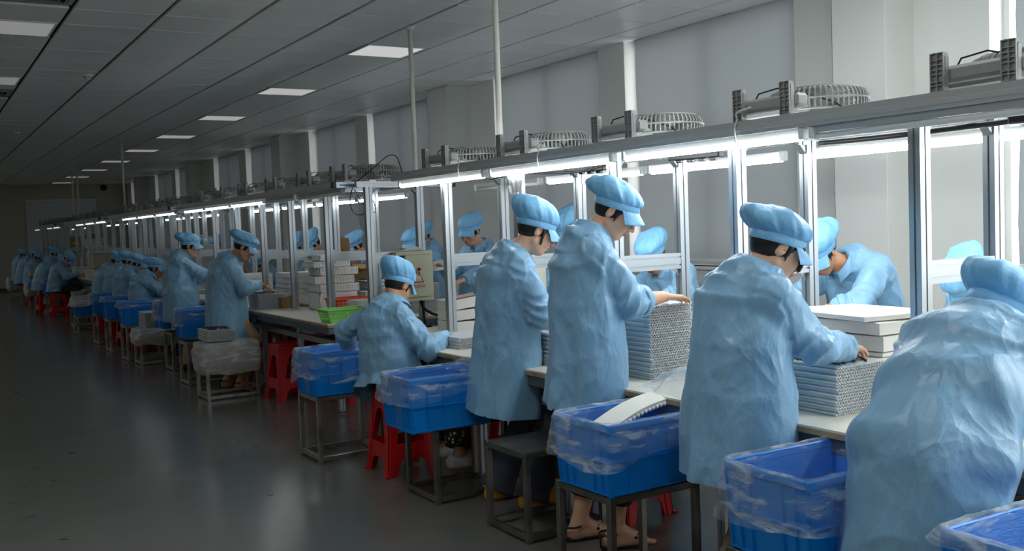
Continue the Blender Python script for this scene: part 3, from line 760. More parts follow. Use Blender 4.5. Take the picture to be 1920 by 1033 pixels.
CRATES = [  # near-left corner x, y, z, rot, liner (drop, amp, seed, tilt), crate label, liner label
    (2.215, 2.985, .432, .02, (.13, .05, 3, (-.25, .0)), 'blue crate with a white foam strip inside, beside the tall worker in sandals', 'clear bag over the rim of the crate that holds the white foam strip'),
    (2.135, 4.545, .432, .0, (.10, .03, 5, (-.18, -.05)), 'blue crate in front of the seated worker on the red stool', 'clear bag folded over the crate in front of the seated worker'),
    (2.185, 1.96, .432, -.03, (.19, .05, 8, (0, .1)), 'open blue crate at the lower right between two bending workers', 'clear bag lining the open crate at the lower right'),
    (2.10, 1.12, .432, -.03, (.03, .012, 4, (0, 0)), 'blue crate cut off by the lower right corner of the photo', 'clear bag lining the crate cut off at the lower right corner'),
    (2.15, 5.99, .432, .0, (.22, .06, 9, (.12, .2)), 'blue crate left of the seated worker, whose hand reaches into it', 'clear bag sagging over the crate left of the seated worker'),
    (2.275, 10.03, .47, .0, (.17, .05, 10, (-.1, .2)), 'blue crate just behind the film-wrapped tray stand', 'clear bag over the crate just behind the film-wrapped tray stand'),
    (2.33, 11.3, .47, .03, (.20, .05, 11, (0, .1)), 'blue crate second behind the film-wrapped tray stand', 'clear bag over the crate second behind the film-wrapped tray stand'),
    (2.16, 12.58, .432, .0, (.12, .05, 12, (.2, 0)), 'blue crate beside the nearest of the four seated workers', 'clear bag over the crate beside the nearest of the four seated workers'),
    (2.16, 13.75, .432, .0, (.06, .03, 13, (0, 0)), 'blue crate beside the second of the four seated workers', 'clear bag over the crate beside the second of the four seated workers'),
    (2.18, 14.9, .432, .0, (.15, .04, 14, (0, 0)), 'blue crate beside the third of the four seated workers', 'clear bag over the crate beside the third of the four seated workers'),
    (2.25, 21.5, .432, .05, (.08, .03, 15, (0, 0)), 'small blue crate behind the far bent worker', 'clear bag over the small crate behind the far bent worker'),
    (2.24, 23.6, .432, .0, (.10, .03, 16, (0, 0)), 'wide blue crate beside the far group of three workers', 'clear bag over the wide crate beside the far group'),
    (2.22, 26.3, .432, .0, (.12, .03, 17, (0, 0)), 'farthest blue crate in the row', 'clear bag over the farthest crate in the row'),
]
for x, y, z, rz, (dr, am, sd, ti), l1, l2 in CRATES:
    loc = (x+CA, y+CB, z)
    c = rename_copy(crate_p, crate_u, l1, loc, rz)
    if y > 23: c.scale = (1.15, 1.15, 1.1)
    l = liner(l2, loc, rz, dr, am, sd, tilt=ti, hi=y < 8)
    if y > 23: l.scale = (1.15, 1.15, 1.1)
# low crate wrapped with film, in the distance
c = rename_copy(crate_p, crate_u, 'blue crate low on a stand under a cloudy wrapped bundle', (2.42, 16.9, .292)); c.scale = (1, 1, .6)
liner('cloudy bag bulging over the low far crate', (2.42, 16.9, .292), 0, .15, .05, 23, film=M_FILMD, h=.30, flare=.06, hi=False)

# ---- foam strip in the near crate
t = thing('foam_strip', 'white foam strip sticking out of the lined blue crate', 'foam', (2.47, 3.17, .66), 0)
m = MB(); P = []
for i in range(13):
    u = i/12-.5
    P.append([(u*.40, .05, .055+.06*u+.02*math.cos(u*3)), (u*.40, -.05, .05+.06*u+.02*math.cos(u*3)), (u*.40, -.05, .035+.06*u+.02*math.cos(u*3)), (u*.40, .05, .04+.06*u+.02*math.cos(u*3))])
m.grid([r + [r[0]] for r in P]); m.add(P[0], [(0, 1, 2, 3)]); m.add(P[-1], [(3, 2, 1, 0)])
m.build('strip_body', M_FOAM, t)
for k in range(16):
    u = k/16-.46
    MB().box((u*.40, -.054, .033+.06*u+.02*math.cos(u*3)), (.020, .010, .016), None, .005).build('tooth', M_FOAM, t)
t.rotation_euler = (.12, -.05, .22)
# ---- film-wrapped bundle in the middle of the row with trays on top
def wrapped(label, loc, a, b, h, seed, film=M_FILMD):
    t = thing('wrapped_bundle', label, 'bundle', loc, 0, 'film-wrapped bundles on stands')
    MB().bb((-a+.03, -b+.03, .0), (a-.03, b-.03, h-.02), .02).build('packed_sheets', mat('packed_grey', rgb(150, 150, 146), .8), t)
    rs_ = random.Random(seed); nA = [[(rs_.uniform(.3, 1)/(k+1)**.6, rs_.uniform(0, 6.28)) for k in range(9)] for _ in range(12)]
    P = []
    for i in range(12):
        q = i/11; row = []
        for j in range(96):
            x, y, nx, ny = rrect(j/96, a, b, .05); w_ = j/96*2*PI
            off = .03*math.sin(PI*q)**.6-.01+.012*pnoise(nA[i], 9, w_*4)*.4+.006*pnoise(nA[11-i], 9, w_*11)*.3
            row.append((x+nx*off, y+ny*off, h-q*(h+.06+.035*pnoise(nA[0], 5, w_)*.5)))
        P.append(row)
    top = [[(p[0]*.2, p[1]*.2, h+.005) for p in P[0]], [(p[0]*.7, p[1]*.7, h+.008) for p in P[0]]]
    MB().grid(top+P, True).build('film_wrap', film, t, True)
    return t
wrapped('cloudy film-wrapped bundle under a stack of trays in the middle of the row', (2.45, 9.13, .292), .26, .20, .22, 31)
wrapped('cloudy film-wrapped bundle under the tall white tray stack farther back', (2.47, 12.2, .292), .27, .2, .13, 32)
wrapped('wrapped bundle low on a stand beside the far bent worker', (2.54, 25.3, .292), .3, .22, .25, 33)
wrapped('wrapped bundle on the last stand by the end wall', (2.44, 28.8, .292), .3, .24, .28, 34)
# ---- white corrugated trays
def tray_mesh(nper, L, W, h, name, samples=4):
    m = MB(); T, B = [], []
    n = nper*samples
    for i in range(n+1):
        x = -W/2+W*i/n; z = .5*h*(1+math.cos(2*PI*i/samples))*.62
        T.append((x, z+.0035)); B.append((x, z))
    vs = []
    for y in (-L/2, L/2):
        vs += [(x, y, z) for x, z in T] + [(x, y, z) for x, z in B]
    k = n+1; fs = []
    for i in range(n):
        fs += [(i, i+1, 2*k+i+1, 2*k+i), (k+i, 3*k+i, 3*k+i+1, k+i+1), (i, k+i, k+i+1, i+1), (2*k+i, 2*k+i+1, 3*k+i+1, 3*k+i)]
    fs += [(0, 2*k, 3*k, k), (n, k+n, 3*k+n, 2*k+n)]
    return m.add(vs, fs).mesh(name, M_TRAY)
TW, TL, TH = .26, .36, .0115
tray_me = tray_mesh(18, TL, TW, TH, 'tray', 6)
tray_far = tray_mesh(14, TL, TW, TH*1.1, 'tray_far', 2)
def tray_stack(where, x, y, z, n, me=None, rz=0.0, h=TH, group=None, sc=1.0):
    """near-left corner x, y"""
    cx, cy = x+TW*sc/2, y+TL*sc/2
    for k in range(n):
        nm = ordinal(n-k)
        pos = 'topmost' if k == n-1 else ('bottom' if k == 0 else nm + ' from the top')
        ph = (TW/18/2) if k % 2 else 0
        o = link('corrugated_tray', me or tray_me, None, (cx+ph+random.gauss(0, .0015), cy+random.gauss(0, .002), z+k*h), rz+random.gauss(0, .004))
        if sc != 1.0: o.scale = (sc, sc, 1)
        tag(o, 'corrugated tray %s, %s' % (pos, where), 'tray', group or 'corrugated trays %s' % where)
TT = .7505
tray_stack('in the tall stack the tall worker touches', 2.885, 3.53, TT, 30)
tray_stack('in the stack with black clips on top', 2.845, 2.425, TT, 16)
tray_stack('in the stack between two standing workers', 2.80, 4.25, TT, 15)
tray_stack('in the low flat stack by the seated worker', 2.79, 5.21, TT, 6)
tray_stack('in the stack half hidden at the right edge', 2.80, 1.28, TT, 7)
tray_stack('in the stack behind the control box', 3.70, 7.72, TT, 22)
tray_stack('in the grey stack on bench two', 2.86, 9.42, TT, 13)
tray_stack('on the wrapped bundle', 2.24, 8.96, .53, 9, sc=1.0)
tray_stack('in the tall stack on the rear stand', 2.29, 12.03, .43, 13, tray_far, h=TH*1.25)
tray_stack('in the stack of the second standing worker', 2.86, 11.0, TT, 12, tray_far)
tray_stack('in the small stack behind a bag', 3.72, 8.75, .90, 7, tray_far, h=.0145)
tray_stack('in the low stack by the first seated worker', 2.95, 12.6, TT, 5, tray_far)
b_ = MB().bb((0, 0, 0), (.3, .36, .148), .004).build('carton', mat('pale_carton', rgb(205, 205, 200), .8), None, loc=(3.70, 8.75, TT)); tag(b_, 'pale closed carton under the small tray stack behind the plastic bag', 'box')
# black clips lying on trays
def clips(name, label, x, y, w_, l_, z, n, seed):
    rs_ = random.Random(seed); m = MB()
    for k in range(n):
        px, py, a = x+rs_.uniform(0, w_), y+rs_.uniform(0, l_), rs_.gauss(1.2, .5)
        dx, dy = math.cos(a)*.016, math.sin(a)*.016; zz = z+rs_.uniform(.002, .006)
        m.tube([(px-dx, py-dy, zz), (px, py, zz+.003), (px+dx, py+dy, zz)], .0022, 4)
        m.box((px-dx, py-dy, zz), (.006, .006, .006))
    return tag(m.build(name, M_BLACK), label, 'clips', None, 'stuff')
clips('black_clips', 'small black clips scattered over the top tray by the bending worker', 2.87, 2.45, .2, .3, TT+16*TH, 150, 1)
clips('black_clips', 'small black parts scattered on the grey tray stack of bench two', 2.88, 9.45, .22, .3, TT+13*TH, 90, 2)
clips('black_clips', 'small black parts covering the trays on the wrapped bundle', 2.26, 8.99, .22, .31, .53+9*TH, 150, 3)
clips('black_clips', 'small black parts on the tray stack at the right edge', 2.81, 1.3, .22, .3, TT+7*TH, 90, 4)
clips('black_clips', 'small black parts on the small stack behind the plastic bag', 3.73, 8.78, .22, .3, .90+7*.0145, 60, 5)
# ---- foam sheets by the near worker
def foam_sheet(label, x, y, z, sx, sy, h, rz=0.0, seed=0, group='white foam sheets in the pile on the near bench', wav=.004):
    rs_ = random.Random(seed); a, b = rs_.uniform(0, 6), rs_.uniform(0, 6)
    N, M_ = 9, 9; m = MB(); T = []; Bt = []
    for i in range(N):
        u = i/(N-1)-.5; T.append([]); Bt.append([])
        for j in range(M_):
            v = j/(M_-1)-.5; e = .004 if abs(u) == .5 or abs(v) == .5 else 0
            wz = wav*(math.sin(u*5+a)*math.cos(v*4+b))
            T[-1].append((u*sx, v*sy, h-e+wz)); Bt[-1].append((u*sx, v*sy, wz*.6))
    m.grid(T); m.grid([r[::-1] for r in Bt])
    def ringv(A): return [A[i][0] for i in range(N)] + [A[N-1][j] for j in range(1, M_)] + [A[i][M_-1] for i in range(N-2, -1, -1)] + [A[0][j] for j in range(M_-2, 0, -1)]
    r1, r2 = ringv(T), ringv(Bt); n_ = len(r1)
    m.add(r1+r2, [(k, (k+1) % n_, n_+(k+1) % n_, n_+k)[::-1] for k in range(n_)])
    o = m.build('foam_sheet', M_FOAM, None, False, loc=(x, y, z), rz=rz)
    return tag(o, label, 'foam sheet', group)
zf = TT
for k in range(10):
    foam_sheet('thin white foam sheet, %s from the bottom of the pile at the near bench' % ordinal(k+1), 3.345+random.uniform(-.008, .008), 2.72+random.uniform(-.008, .008), zf, .30, .44, .0185, random.uniform(-.03, .03), k, wav=.001); zf += .0195
for k, (h, sx, sy, rz, lab) in enumerate(((.062, .34, .50, .02, 'thick white foam slab lying on the thin sheets of the near pile'), (.05, .36, .52, -.03, 'white foam slab second from the top of the near pile'), (.022, .38, .50, -.16, 'topmost white foam sheet, turned askew on the near pile'))):
    foam_sheet(lab, 3.355, 2.74, zf+.002, sx, sy, h, rz, 20+k, wav=.002); zf += h+.004
# ---- crumpled film sheets lying on the bench
def film_heap(name, label, x, y, z, sx, sy, h, seed, film=M_FILM, cat='plastic bag'):
    rs_ = random.Random(seed); K = [(rs_.uniform(3, 14), rs_.uniform(3, 14), rs_.uniform(0, 6), 1) for _ in range(14)]
    P = []; N = 34
    for i in range(N):
        row = []
        for j in range(N):
            u, v = i/(N-1)*2-1, j/(N-1)*2-1
            r_ = min(1, math.hypot(u, v)); env = max(0, 1-r_**2)
            nz = sum(abs(math.sin(a*u+b*v+c)) for a, b, c, _ in K)/14
            e = 1+.12*math.sin(3*math.atan2(v, u)+seed)+.07*math.sin(7*math.atan2(v, u))
            sq = 1/max(.7, max(abs(u), abs(v))/(r_+1e-6)) if r_ > 0 else 1
            row.append((u*sx*e, v*sy*e, .004+h*env**.7*(.25+1.0*nz)))
        P.append(row)
    return tag(MB().grid(P).build(name, film, None, True, loc=(x, y, z)), label, cat)
film_heap('plastic_sheet', 'crumpled clear plastic sheet on the bench edge beside the tall tray stack', 2.93, 3.22, TT, .24, .22, .10, 3)
film_heap('plastic_sheet', 'crumpled clear bag on bench two beside the white tubs', 3.78, 8.45, TT, .2, .22, .24, 5)
film_heap('plastic_sheet', 'clear plastic film bunched on the crate edge by the seated worker', 2.55, 4.68, .72, .09, .09, .06, 6)
film_heap('plastic_sheet', 'clear plastic bag heaped on the far bench below the yellow sign', 3.5, 20.2, TT, .3, .3, .25, 7)
film_heap('plastic_sheet', 'big clear bag bulging above the third bench', 3.8, 16.6, TT, .35, .5, .6, 8)
film_heap('plastic_sheet', 'clear bag on top of the white lattice pile behind the second standing worker', 3.42, 13.74, 1.36, .2, .25, .14, 9)
# ---- cartons
def open_carton(name, label, x, y, z, sx, sy, h, rz, m, tilt=0.0, group=None, inside=None):
    t = thing(name, label, 'box', (x, y, z), rz, group); t.rotation_euler = (tilt, 0, rz); th = .004
    ins = inside or m
    MB().bb((-sx/2, -sy/2, 0), (sx/2, sy/2, .005)).build('base', m, t)
    for nm, a, b in (('side_wall', (-sx/2, -sy/2, .005), (sx/2, -sy/2+th, h)), ('side_wall', (-sx/2, sy/2-th, .005), (sx/2, sy/2, h)), ('end_wall', (-sx/2, -sy/2+th, .005), (-sx/2+th, sy/2-th, h)), ('end_wall', (sx/2-th, -sy/2+th, .005), (sx/2, sy/2-th, h))):
        MB().bb(a, b).build(nm, m, t)
    if inside: MB().bb((-sx/2+th, -sy/2+th, .0055), (sx/2-th, sy/2-th, h*.7)).build('liner_board', inside, t)
    return t
M_WCARD = mat('white_carton_board', rgb(222, 222, 218), .7)
for k, (z, tl, lab) in enumerate(((0, 0, 'bottom white carton tray leaning pile by the control box'), (.072, .06, 'middle white carton tray in the leaning pile by the control box'), (.142, .13, 'topmost white carton tray with brown inside by the control box'))):
    t = open_carton('carton_tray', lab, 3.40, 6.20, TT+z+(.0 if k == 0 else .014*k), .36, .26, .07, -.12-.02*k, M_WCARD, tl*.5, 'white carton trays in the leaning pile', M_CARD if k == 2 else None)
    t.rotation_euler = (0, -tl, -.12-.02*k)
t = open_carton('small_carton', 'small brown carton with cards sticking out on bench two', 3.13, 9.42, TT, .13, .13, .105, .1, M_CARD)
for k in range(3): MB().box((.02*k-.02, .01, .1), (.004, .09, .09), Matrix.Rotation(.5, 3, 'Y')).build('card', M_WCARD, t)
MB().box((0, -.0665, .05), (.03, .002, .1)).build('tape', mat('packing_tape', rgb(180, 150, 100), .35), t)
t = open_carton('open_carton', 'tall brown carton with a raised flap before the bending rear worker', 3.82, 9.30, TT, .30, .42, .40, .15, M_CARD)
m = MB(); m.add([(-.15, -.21, .40), (-.15, .21, .40), (-.12, .02, .68), (-.12, -.12, .66), (-.146, -.21, .40), (-.146, .21, .40), (-.116, .02, .68), (-.116, -.12, .66)], [(0, 3, 2, 1), (4, 5, 6, 7), (0, 4, 7, 3), (3, 7, 6, 2), (2, 6, 5, 1)])
m.build('flap', M_CARD, t)
m = MB(); m.add([(.15, -.21, .40), (.15, .21, .40), (.27, .21, .33), (.27, -.21, .33)], [(0, 1, 2, 3)]); m.build('flap', M_CARD, t)
m = MB(); m.add([(-.15, -.21, .40), (.15, -.21, .40), (.13, -.33, .36), (-.13, -.33, .36)], [(0, 3, 2, 1)]); m.build('flap', M_CARD, t)
# ---- baskets
def basket(name, label, x, y, z, sx, sy, h, m, rz=0.0):
    t = thing(name, label, 'basket', (x, y, z), rz); k = .84
    fl = MB().box((0, 0, .003), (sx*k, sy*k, .006)); fl.build('floor', m, t)
    for s_ in range(4):
        w_ = MB(); along, off = (sx, sy) if s_ % 2 == 0 else (sy, sx)
        R_ = Matrix.Rotation(s_*PI/2, 3, 'Z'); nb = max(6, int(along/.018)); nr = 5
        def pt(u, v): return R_ @ Vector((u*along/2*(k+(1-k)*v), -off/2*(k+(1-k)*v), h*v))
        for i in range(nb+1):
            u = -1+2*i/nb; du = .35/nb
            a = [pt(u-du, .22), pt(u+du, .22), pt(u+du, .8), pt(u-du, .8)]; nrm = R_ @ Vector((0, .003, 0))
            w_.add(a+[p+nrm for p in a], [(0, 1, 2, 3), (7, 6, 5, 4), (0, 3, 7, 4), (1, 5, 6, 2)])
        for v0, v1 in ((0, .24), (.40, .46), (.60, .66), (.78, 1.0)):
            a = [pt(-1, v0), pt(1, v0), pt(1, v1), pt(-1, v1)]; nrm = R_ @ Vector((0, .003, 0))
            w_.add(a+[p+nrm for p in a], [(0, 1, 2, 3), (7, 6, 5, 4), (3, 2, 6, 7), (0, 4, 5, 1)])
        w_.build('lattice_side', m, t)
    r = MB()
    for p, q in (((-sx/2-.008, -sy/2-.008, h-.008), (sx/2+.008, -sy/2+.004, h+.004)), ((-sx/2-.008, sy/2-.004, h-.008), (sx/2+.008, sy/2+.008, h+.004)), ((-sx/2-.008, -sy/2+.004, h-.008), (-sx/2+.004, sy/2-.004, h+.004)), ((sx/2-.004, -sy/2+.004, h-.008), (sx/2+.008, sy/2-.004, h+.004))): r.bb(p, q, .004)
    r.build('rim', m, t)
    return t
basket('plastic_basket', 'bright green plastic basket on the near corner of bench two', 3.0, 7.58, TT, .36, .24, .105, M_GREEN, .02)
basket('plastic_basket', 'orange plastic basket behind the green basket', 3.42, 8.52, TT, .34, .25, .12, M_ORANGE, .05)
basket('plastic_basket', 'orange plastic basket on the near bench by the standing worker', 3.02, 4.98, TT, .26, .2, .12, M_ORANGE, .05)
basket('plastic_basket', 'orange plastic basket beside the white tub on bench two', 3.80, 7.98, TT, .28, .22, .12, M_ORANGE, 0)
def tub(name, label, x, y, z, sx, sy, h, m=None, rz=0.0, cat='tub', lid=False):
    m = m or M_WHITEP; t = thing(name, label, cat, (x, y, z), rz); k = .86
    def ring(a, b, zz): return [(rrect(i/32, a, b, min(a, b)*.3)[0], rrect(i/32, a, b, min(a, b)*.3)[1], zz) for i in range(32)]
    P = [ring(sx/2*k, sy/2*k, 0), ring(sx/2*.97, sy/2*.97, h*.9), ring(sx/2, sy/2, h*.9), ring(sx/2, sy/2, h), ring(sx/2*.95, sy/2*.95, h), ring(sx/2*k*.97, sy/2*k*.97, .006)]
    mb = MB().grid(P, True); mb.add(P[0], [tuple(range(32))[::-1]]); mb.add(P[-1], [tuple(range(32))])
    mb.build('tub_body', m, t)
    if lid: MB().grid([ring(sx/2*1.02, sy/2*1.02, h), ring(sx/2*1.02, sy/2*1.02, h+.012), ring(.001, .001, h+.014)], True).build('lid', m, t)
    return t
tub('white_tub', 'white plastic tub beside the orange baskets on bench two', 3.40, 8.02, TT, .3, .26, .13)
# ---- white lattice trays piled on the rear of bench two
def lattice_tray(label, x, y, z, sx, sy, h, rz=0.0, group='white lattice trays piled on bench two', tilt=None):
    t = thing('lattice_tray', label, 'tray', (x, y, z), rz, group)
    MB().bb((-sx/2, -sy/2, 0), (sx/2, sy/2, .006)).build('floor', M_LATT, t)
    w_ = MB()
    for (ax, L, o) in (('x', sx, sy/2), ('y', sy, sx/2)):
        for sg in (-1, 1):
            for zz, hh in ((h*.12, h*.24), (h*.9, h*.2)):
                c = (0, sg*(o-.003), zz) if ax == 'x' else (sg*(o-.003), 0, zz); d = (L, .006, hh) if ax == 'x' else (.006, L, hh); w_.box(c, d)
            n_ = max(5, int(L/.03))
            for i in range(n_+1):
                u = -L/2+.006+(L-.012)*i/n_
                c = (u, sg*(o-.003), h*.5) if ax == 'x' else (sg*(o-.003), u, h*.5); d = (.012, .005, h*.62) if ax == 'x' else (.005, .012, h*.62); w_.box(c, d)
            c = (0, sg*(o-.007), h*.5) if ax == 'x' else (sg*(o-.007), 0, h*.5); d = (L-.03, .003, h*.8) if ax == 'x' else (.003, L-.03, h*.8); w_.box(c, d)
    w_.build('lattice_wall', M_LATT, t)
    if tilt: t.rotation_euler = tilt
    return t
z = TT
for k, (h, s_) in enumerate(((.16, 1.0), (.075, 1.04), (.075, 1.02), (.075, 1.0), (.055, .98), (.055, .95))):
    lattice_tray('white lattice tray, %s from the bottom of the leaning pile behind the post' % ordinal(k+1), 3.44+.01*k*(1 if k % 2 else -1), 8.93+.012*k, z, .38*s_, .30*s_, h, .05*math.sin(k*2.1)); z += h+.003
z = TT
for k, h in enumerate((.12, .05, .05, .05, .05)):
    lattice_tray('white lattice tray, %s from the bottom of the even pile next to the leaning pile' % ordinal(k+1), 3.38, 9.70, z, .36, .42, h, .02*math.sin(k*3)); z += h+.003
z = TT
for k, h in enumerate((.10, .06, .06, .05)):
    lattice_tray('white lattice tray, %s from the bottom of the pile by the standing worker hands' % ordinal(k+1), 3.38, 11.30, z, .34, .40, h, .03*math.sin(k*3)); z += h+.003
lattice_tray('white lattice tray leaning on edge against the pile on bench two', 3.30, 9.45, TT+.02, .04, .34, .30, 0, None, (.0, .62, .15))
z = TT
for k in range(6):
    lattice_tray('white lattice tray, %s from the bottom of the tall pile behind the second standing worker' % ordinal(k+1), 3.42, 13.74, z, .40, .34, .10, .02*math.sin(k*3), 'white lattice trays in the tall pile on bench three'); z += .102
# far bench loads
def far_block(label, x, y, z, sx, sy, h, m, cat='foam block', name='foam_block'):
    t = thing(name, label, cat, (x, y, z))
    MB().bb((-sx/2, -sy/2, 0), (sx/2, sy/2, h*.93), .012).build('block_body', m, t)
    MB().bb((-sx/2-.012, -sy/2-.012, h*.93+.001), (sx/2+.012, sy/2+.012, h), .004).build('cover_sheet', M_FOAM, t)
    return t
M_BEIGE = mat('beige_foam', rgb(206, 200, 180), .9, bump=(60, .2))
tub('white_tub', 'white tub on the fourth bench under the beige foam block', 3.02, 19.26, TT, .42, .4, .20)
far_block('beige foam block with a white cover sheet at the end of the fourth bench', 3.02, 19.26, TT+.205, .40, .34, .30, M_BEIGE)
tub('white_tub', 'white tub beside the beige foam block on the fourth bench', 2.98, 20.18, TT, .30, .36, .16)
for k, (x, y, sx, sy, h, lab) in enumerate(((3.37, 21.10, .34, .7, .32, 'long white foam block behind the far bent worker'), (3.37, 22.02, .34, .7, .60, 'tall white foam block near the yellow sign'), (3.37, 22.94, .34, .6, .34, 'white foam block beside the far pair of workers'),
                                      (3.37, 25.37, .34, .7, .32, 'white foam block in front of the far group of three'), (3.84, 25.7, .34, .5, .75, 'tallest white foam block on the farthest bench'), (3.37, 27.27, .34, .7, .36, 'last white foam block by the end wall'),
                                      (3.37, 17.44, .34, .6, .30, 'white foam block at the far end of the third bench'), (2.96, 21.6, .28, .6, .18, 'low white foam block at the aisle edge of the fourth bench'), (2.96, 25.6, .28, .6, .2, 'low white foam block at the aisle edge of the farthest bench'))):
    far_block(lab, x, y, TT, sx, sy, h, M_FOAM)
# tubs and scale in the far aisle
tub('grey_tub', 'white tub on the far steel table, left one', 2.47, 18.62, .432, .2, .3, .16, mat('grey_tub_plastic', rgb(170, 172, 170), .5))
tub('grey_tub', 'grey tub with wide rim on the far steel table', 2.68, 18.7, .432, .24, .34, .18, MATS['grey_tub_plastic'])
tub('white_tub', 'beige tub with lid on a wrapped bundle by the far crates', 2.5, 25.3, .555, .36, .34, .26, M_BEIGE, 0, 'tub', True)
t = thing('platform_scale', 'grey platform scale with a tall column in the far aisle', 'scale', (2.46, 17.75, 0))
MB().bb((-.2, -.16, .05), (.2, .16, .09), .01).build('platform', M_STEEL, t)
for sx in (-.16, .16):
    for sy in (-.12, .12): MB().lathe([(.02, 0), (.02, .05)], (sx, sy, 0), 10).build('foot', M_BLACK, t)
MB().tube([(.16, .0, .09), (.16, 0, .58)], .02, 10).build('column', M_STEEL, t, True)
MB().box((.15, 0, .64), (.05, .26, .14), Matrix.Rotation(-.4, 3, 'Y'), .01).build('readout_head', M_STEEL, t)
film_heap('plastic_bag', 'white bag bundle on the floor by the far stools, left one', 2.42, 23.0, .0, .13, .13, .5, 41, M_FILMD)
film_heap('plastic_bag', 'white bag bundle on the floor by the far stools, right one', 2.50, 22.4, .0, .14, .13, .5, 42, M_FILMD)

# ---- red stools
def make_stool():
    t = thing('red_stool', 'x', 'stool', (0, 0, 0), 0, 'red plastic stools'); H, a0, a1, th = .50, .165, .125, .0045
    MB().bb((-a1-.004, -a1-.004, H-.018), (a1+.004, a1+.004, H), .012).build('seat', M_RED, t)
    q = MB()
    for k in range(4):
        q.box((.05*math.cos(k*PI/2+.78), .05*math.sin(k*PI/2+.78), H+.0006), (.05, .05, .0016), Matrix.Rotation(.78, 3, 'Z'), .0006)
    q.build('seat_pad_pattern', M_RED, t)
    def w(z): return a0+(a1-a0)*z/(H-.015)
    for s_ in range(4):
        m = MB(); R_ = Matrix.Rotation(s_*PI/2, 3, 'Z')
        N = 26
        def P(u, z, d): return R_ @ Vector((u*w(z), -(w(z)-d), z))
        def strip(u0, u1, z0a, z1a, z0b, z1b, extra=0):
            vs = [P(u0, z0a, 0), P(u1, z0b, 0), P(u1, z1b, 0), P(u0, z1a, 0), P(u0, z0a, th), P(u1, z0b, th), P(u1, z1b, th), P(u0, z1a, th)]
            m.add(vs, [(0, 1, 2, 3), (7, 6, 5, 4), (0, 4, 5, 1), (3, 2, 6, 7), (0, 3, 7, 4), (1, 5, 6, 2)])
        def arch(u):   # bottom edge of the upper solid
            uu = min(1, abs(u)/.56); return .215 + (.40-.215)*math.sqrt(max(0, 1-uu**2.6))
        def foot(u):   # bottom edge of the lower band
            uu = min(1, abs(u)/.60); return .105*math.sqrt(max(0, 1-uu**4))
        for i in range(N):
            u0, u1 = -1+2*i/N, -1+2*(i+1)/N
            if max(abs(u0), abs(u1)) > .62: strip(u0, u1, 0, H-.015, 0, H-.015)
            else:
                strip(u0, u1, foot(u0), .195, foot(u1), .195)
                strip(u0, u1, max(.195, arch(u0)), H-.015, max(.195, arch(u1)), H-.015)
        m.build('side_panel', M_RED, t)
    for sx in (-1, 1):
        for sy in (-1, 1):
            m = MB()
            vs = []
            for z, e in ((0, .0), (H-.018, 0)):
                c = w(z); vs += [(sx*(c+.004), sy*(c-.045), z), (sx*(c+.004), sy*(c-.012), z), (sx*(c-.012), sy*(c+.004), z), (sx*(c-.045), sy*(c+.004), z), (sx*(c-.04), sy*(c-.04), z)]
            f = [(0, 1, 6, 5), (1, 2, 7, 6), (2, 3, 8, 7), (3, 4, 9, 8), (4, 0, 5, 9), (4, 3, 2, 1, 0), (5, 6, 7, 8, 9)]
            m.add(vs, f if sx*sy > 0 else [x[::-1] for x in f])
            m.build('leg', M_RED, t)
            MB().box((sx*(a0+.002), sy*(a0+.002), .006), (.03, .03, .012), None, .004).build('foot_pad', M_RED, t)
    return t
stool_p, stool_u = make_stool(), [False]
STOOLS = [(2.53, 5.54, 0, 'red stool the seated worker in blue sits on'),
          (2.86, 8.62, .08, 'red stool standing clear in front of the bench two leg'),
          (3.27, 8.75, .2, 'red stool tucked deep under bench two behind the clear one'), (3.32, 9.35, .1, 'red stool under bench two behind the socket leg'), (2.98, 9.95, -.1, 'red stool under bench two by the standing worker'),
          (3.35, 10.2, .3, 'red stool deep under bench two behind the standing worker'), (3.3, 8.05, .0, 'red stool under the near end of bench two'),
          (3.05, 3.95, .12, 'red stool under the near bench behind the sandals'), (3.12, 5.05, .05, 'red stool under the near bench behind the yellow clogs'), (3.15, 2.35, .1, 'red stool in the dark under the near bench by the foam pile'),
          (3.1, 1.25, 0, 'red stool under the near bench at the right edge'),
          (2.58, 13.44, 0, 'red stool under the nearest of the four seated workers'), (2.58, 14.54, .1, 'red stool under the second of the four seated workers'), (2.58, 15.52, 0, 'red stool under the third of the four seated workers'), (2.62, 16.82, .1, 'red stool under the fourth of the four seated workers'),
          (2.33, 22.2, .1, 'red stool under the far bent worker with the broad back'), (2.46, 21.2, 0, 'red stool beside the far bent worker'), (2.9, 19.4, .2, 'red stool below the beige foam block'), (2.44, 25.72, 0, 'tall red stool edge beside the far wide crate'), (3.2, 17.0, .1, 'red stool under the far end of the third bench'), (3.3, 13.1, .1, 'red stool under the joint of benches two and three')]
for x, y, rz, lab in STOOLS: rename_copy(stool_p, stool_u, lab, (x, y, 0), rz)

# ---- control box with the warning triangle
M_REDP = mat('warning_red', rgb(186, 40, 40), .5)
t = thing('control_box', 'cream electrical control box with a red warning triangle on its door', 'control box', (3.485, 7.20, .90)); t.scale = (.9, 1, .95)
MB().bb((-.185, .02, 0), (.175, .09, .425), .004).build('box_body', M_CREAM, t)
fr = MB()
for a, b in (((-.185, 0, 0), (.175, .02, .03)), ((-.185, 0, .395), (.175, .02, .425)), ((-.185, 0, .03), (-.16, .02, .395)), ((.15, 0, .03), (.175, .02, .395))): fr.bb(a, b)
fr.build('front_frame', M_CREAM, t)
MB().bb((-.155, .012, .035), (-.1, .019, .39)).build('dark_gap', M_BLACK, t)
d = MB().bb((-.10, -.012, .032), (.148, .008, .393), .003).build('door', M_CREAM, t)
MB().lathe([(.014, 0), (.014, .006), (.009, .008)], (-.062, -.012, .235), 16, Matrix.Rotation(PI/2, 3, 'X')).build('lock', M_ALU, d, True)
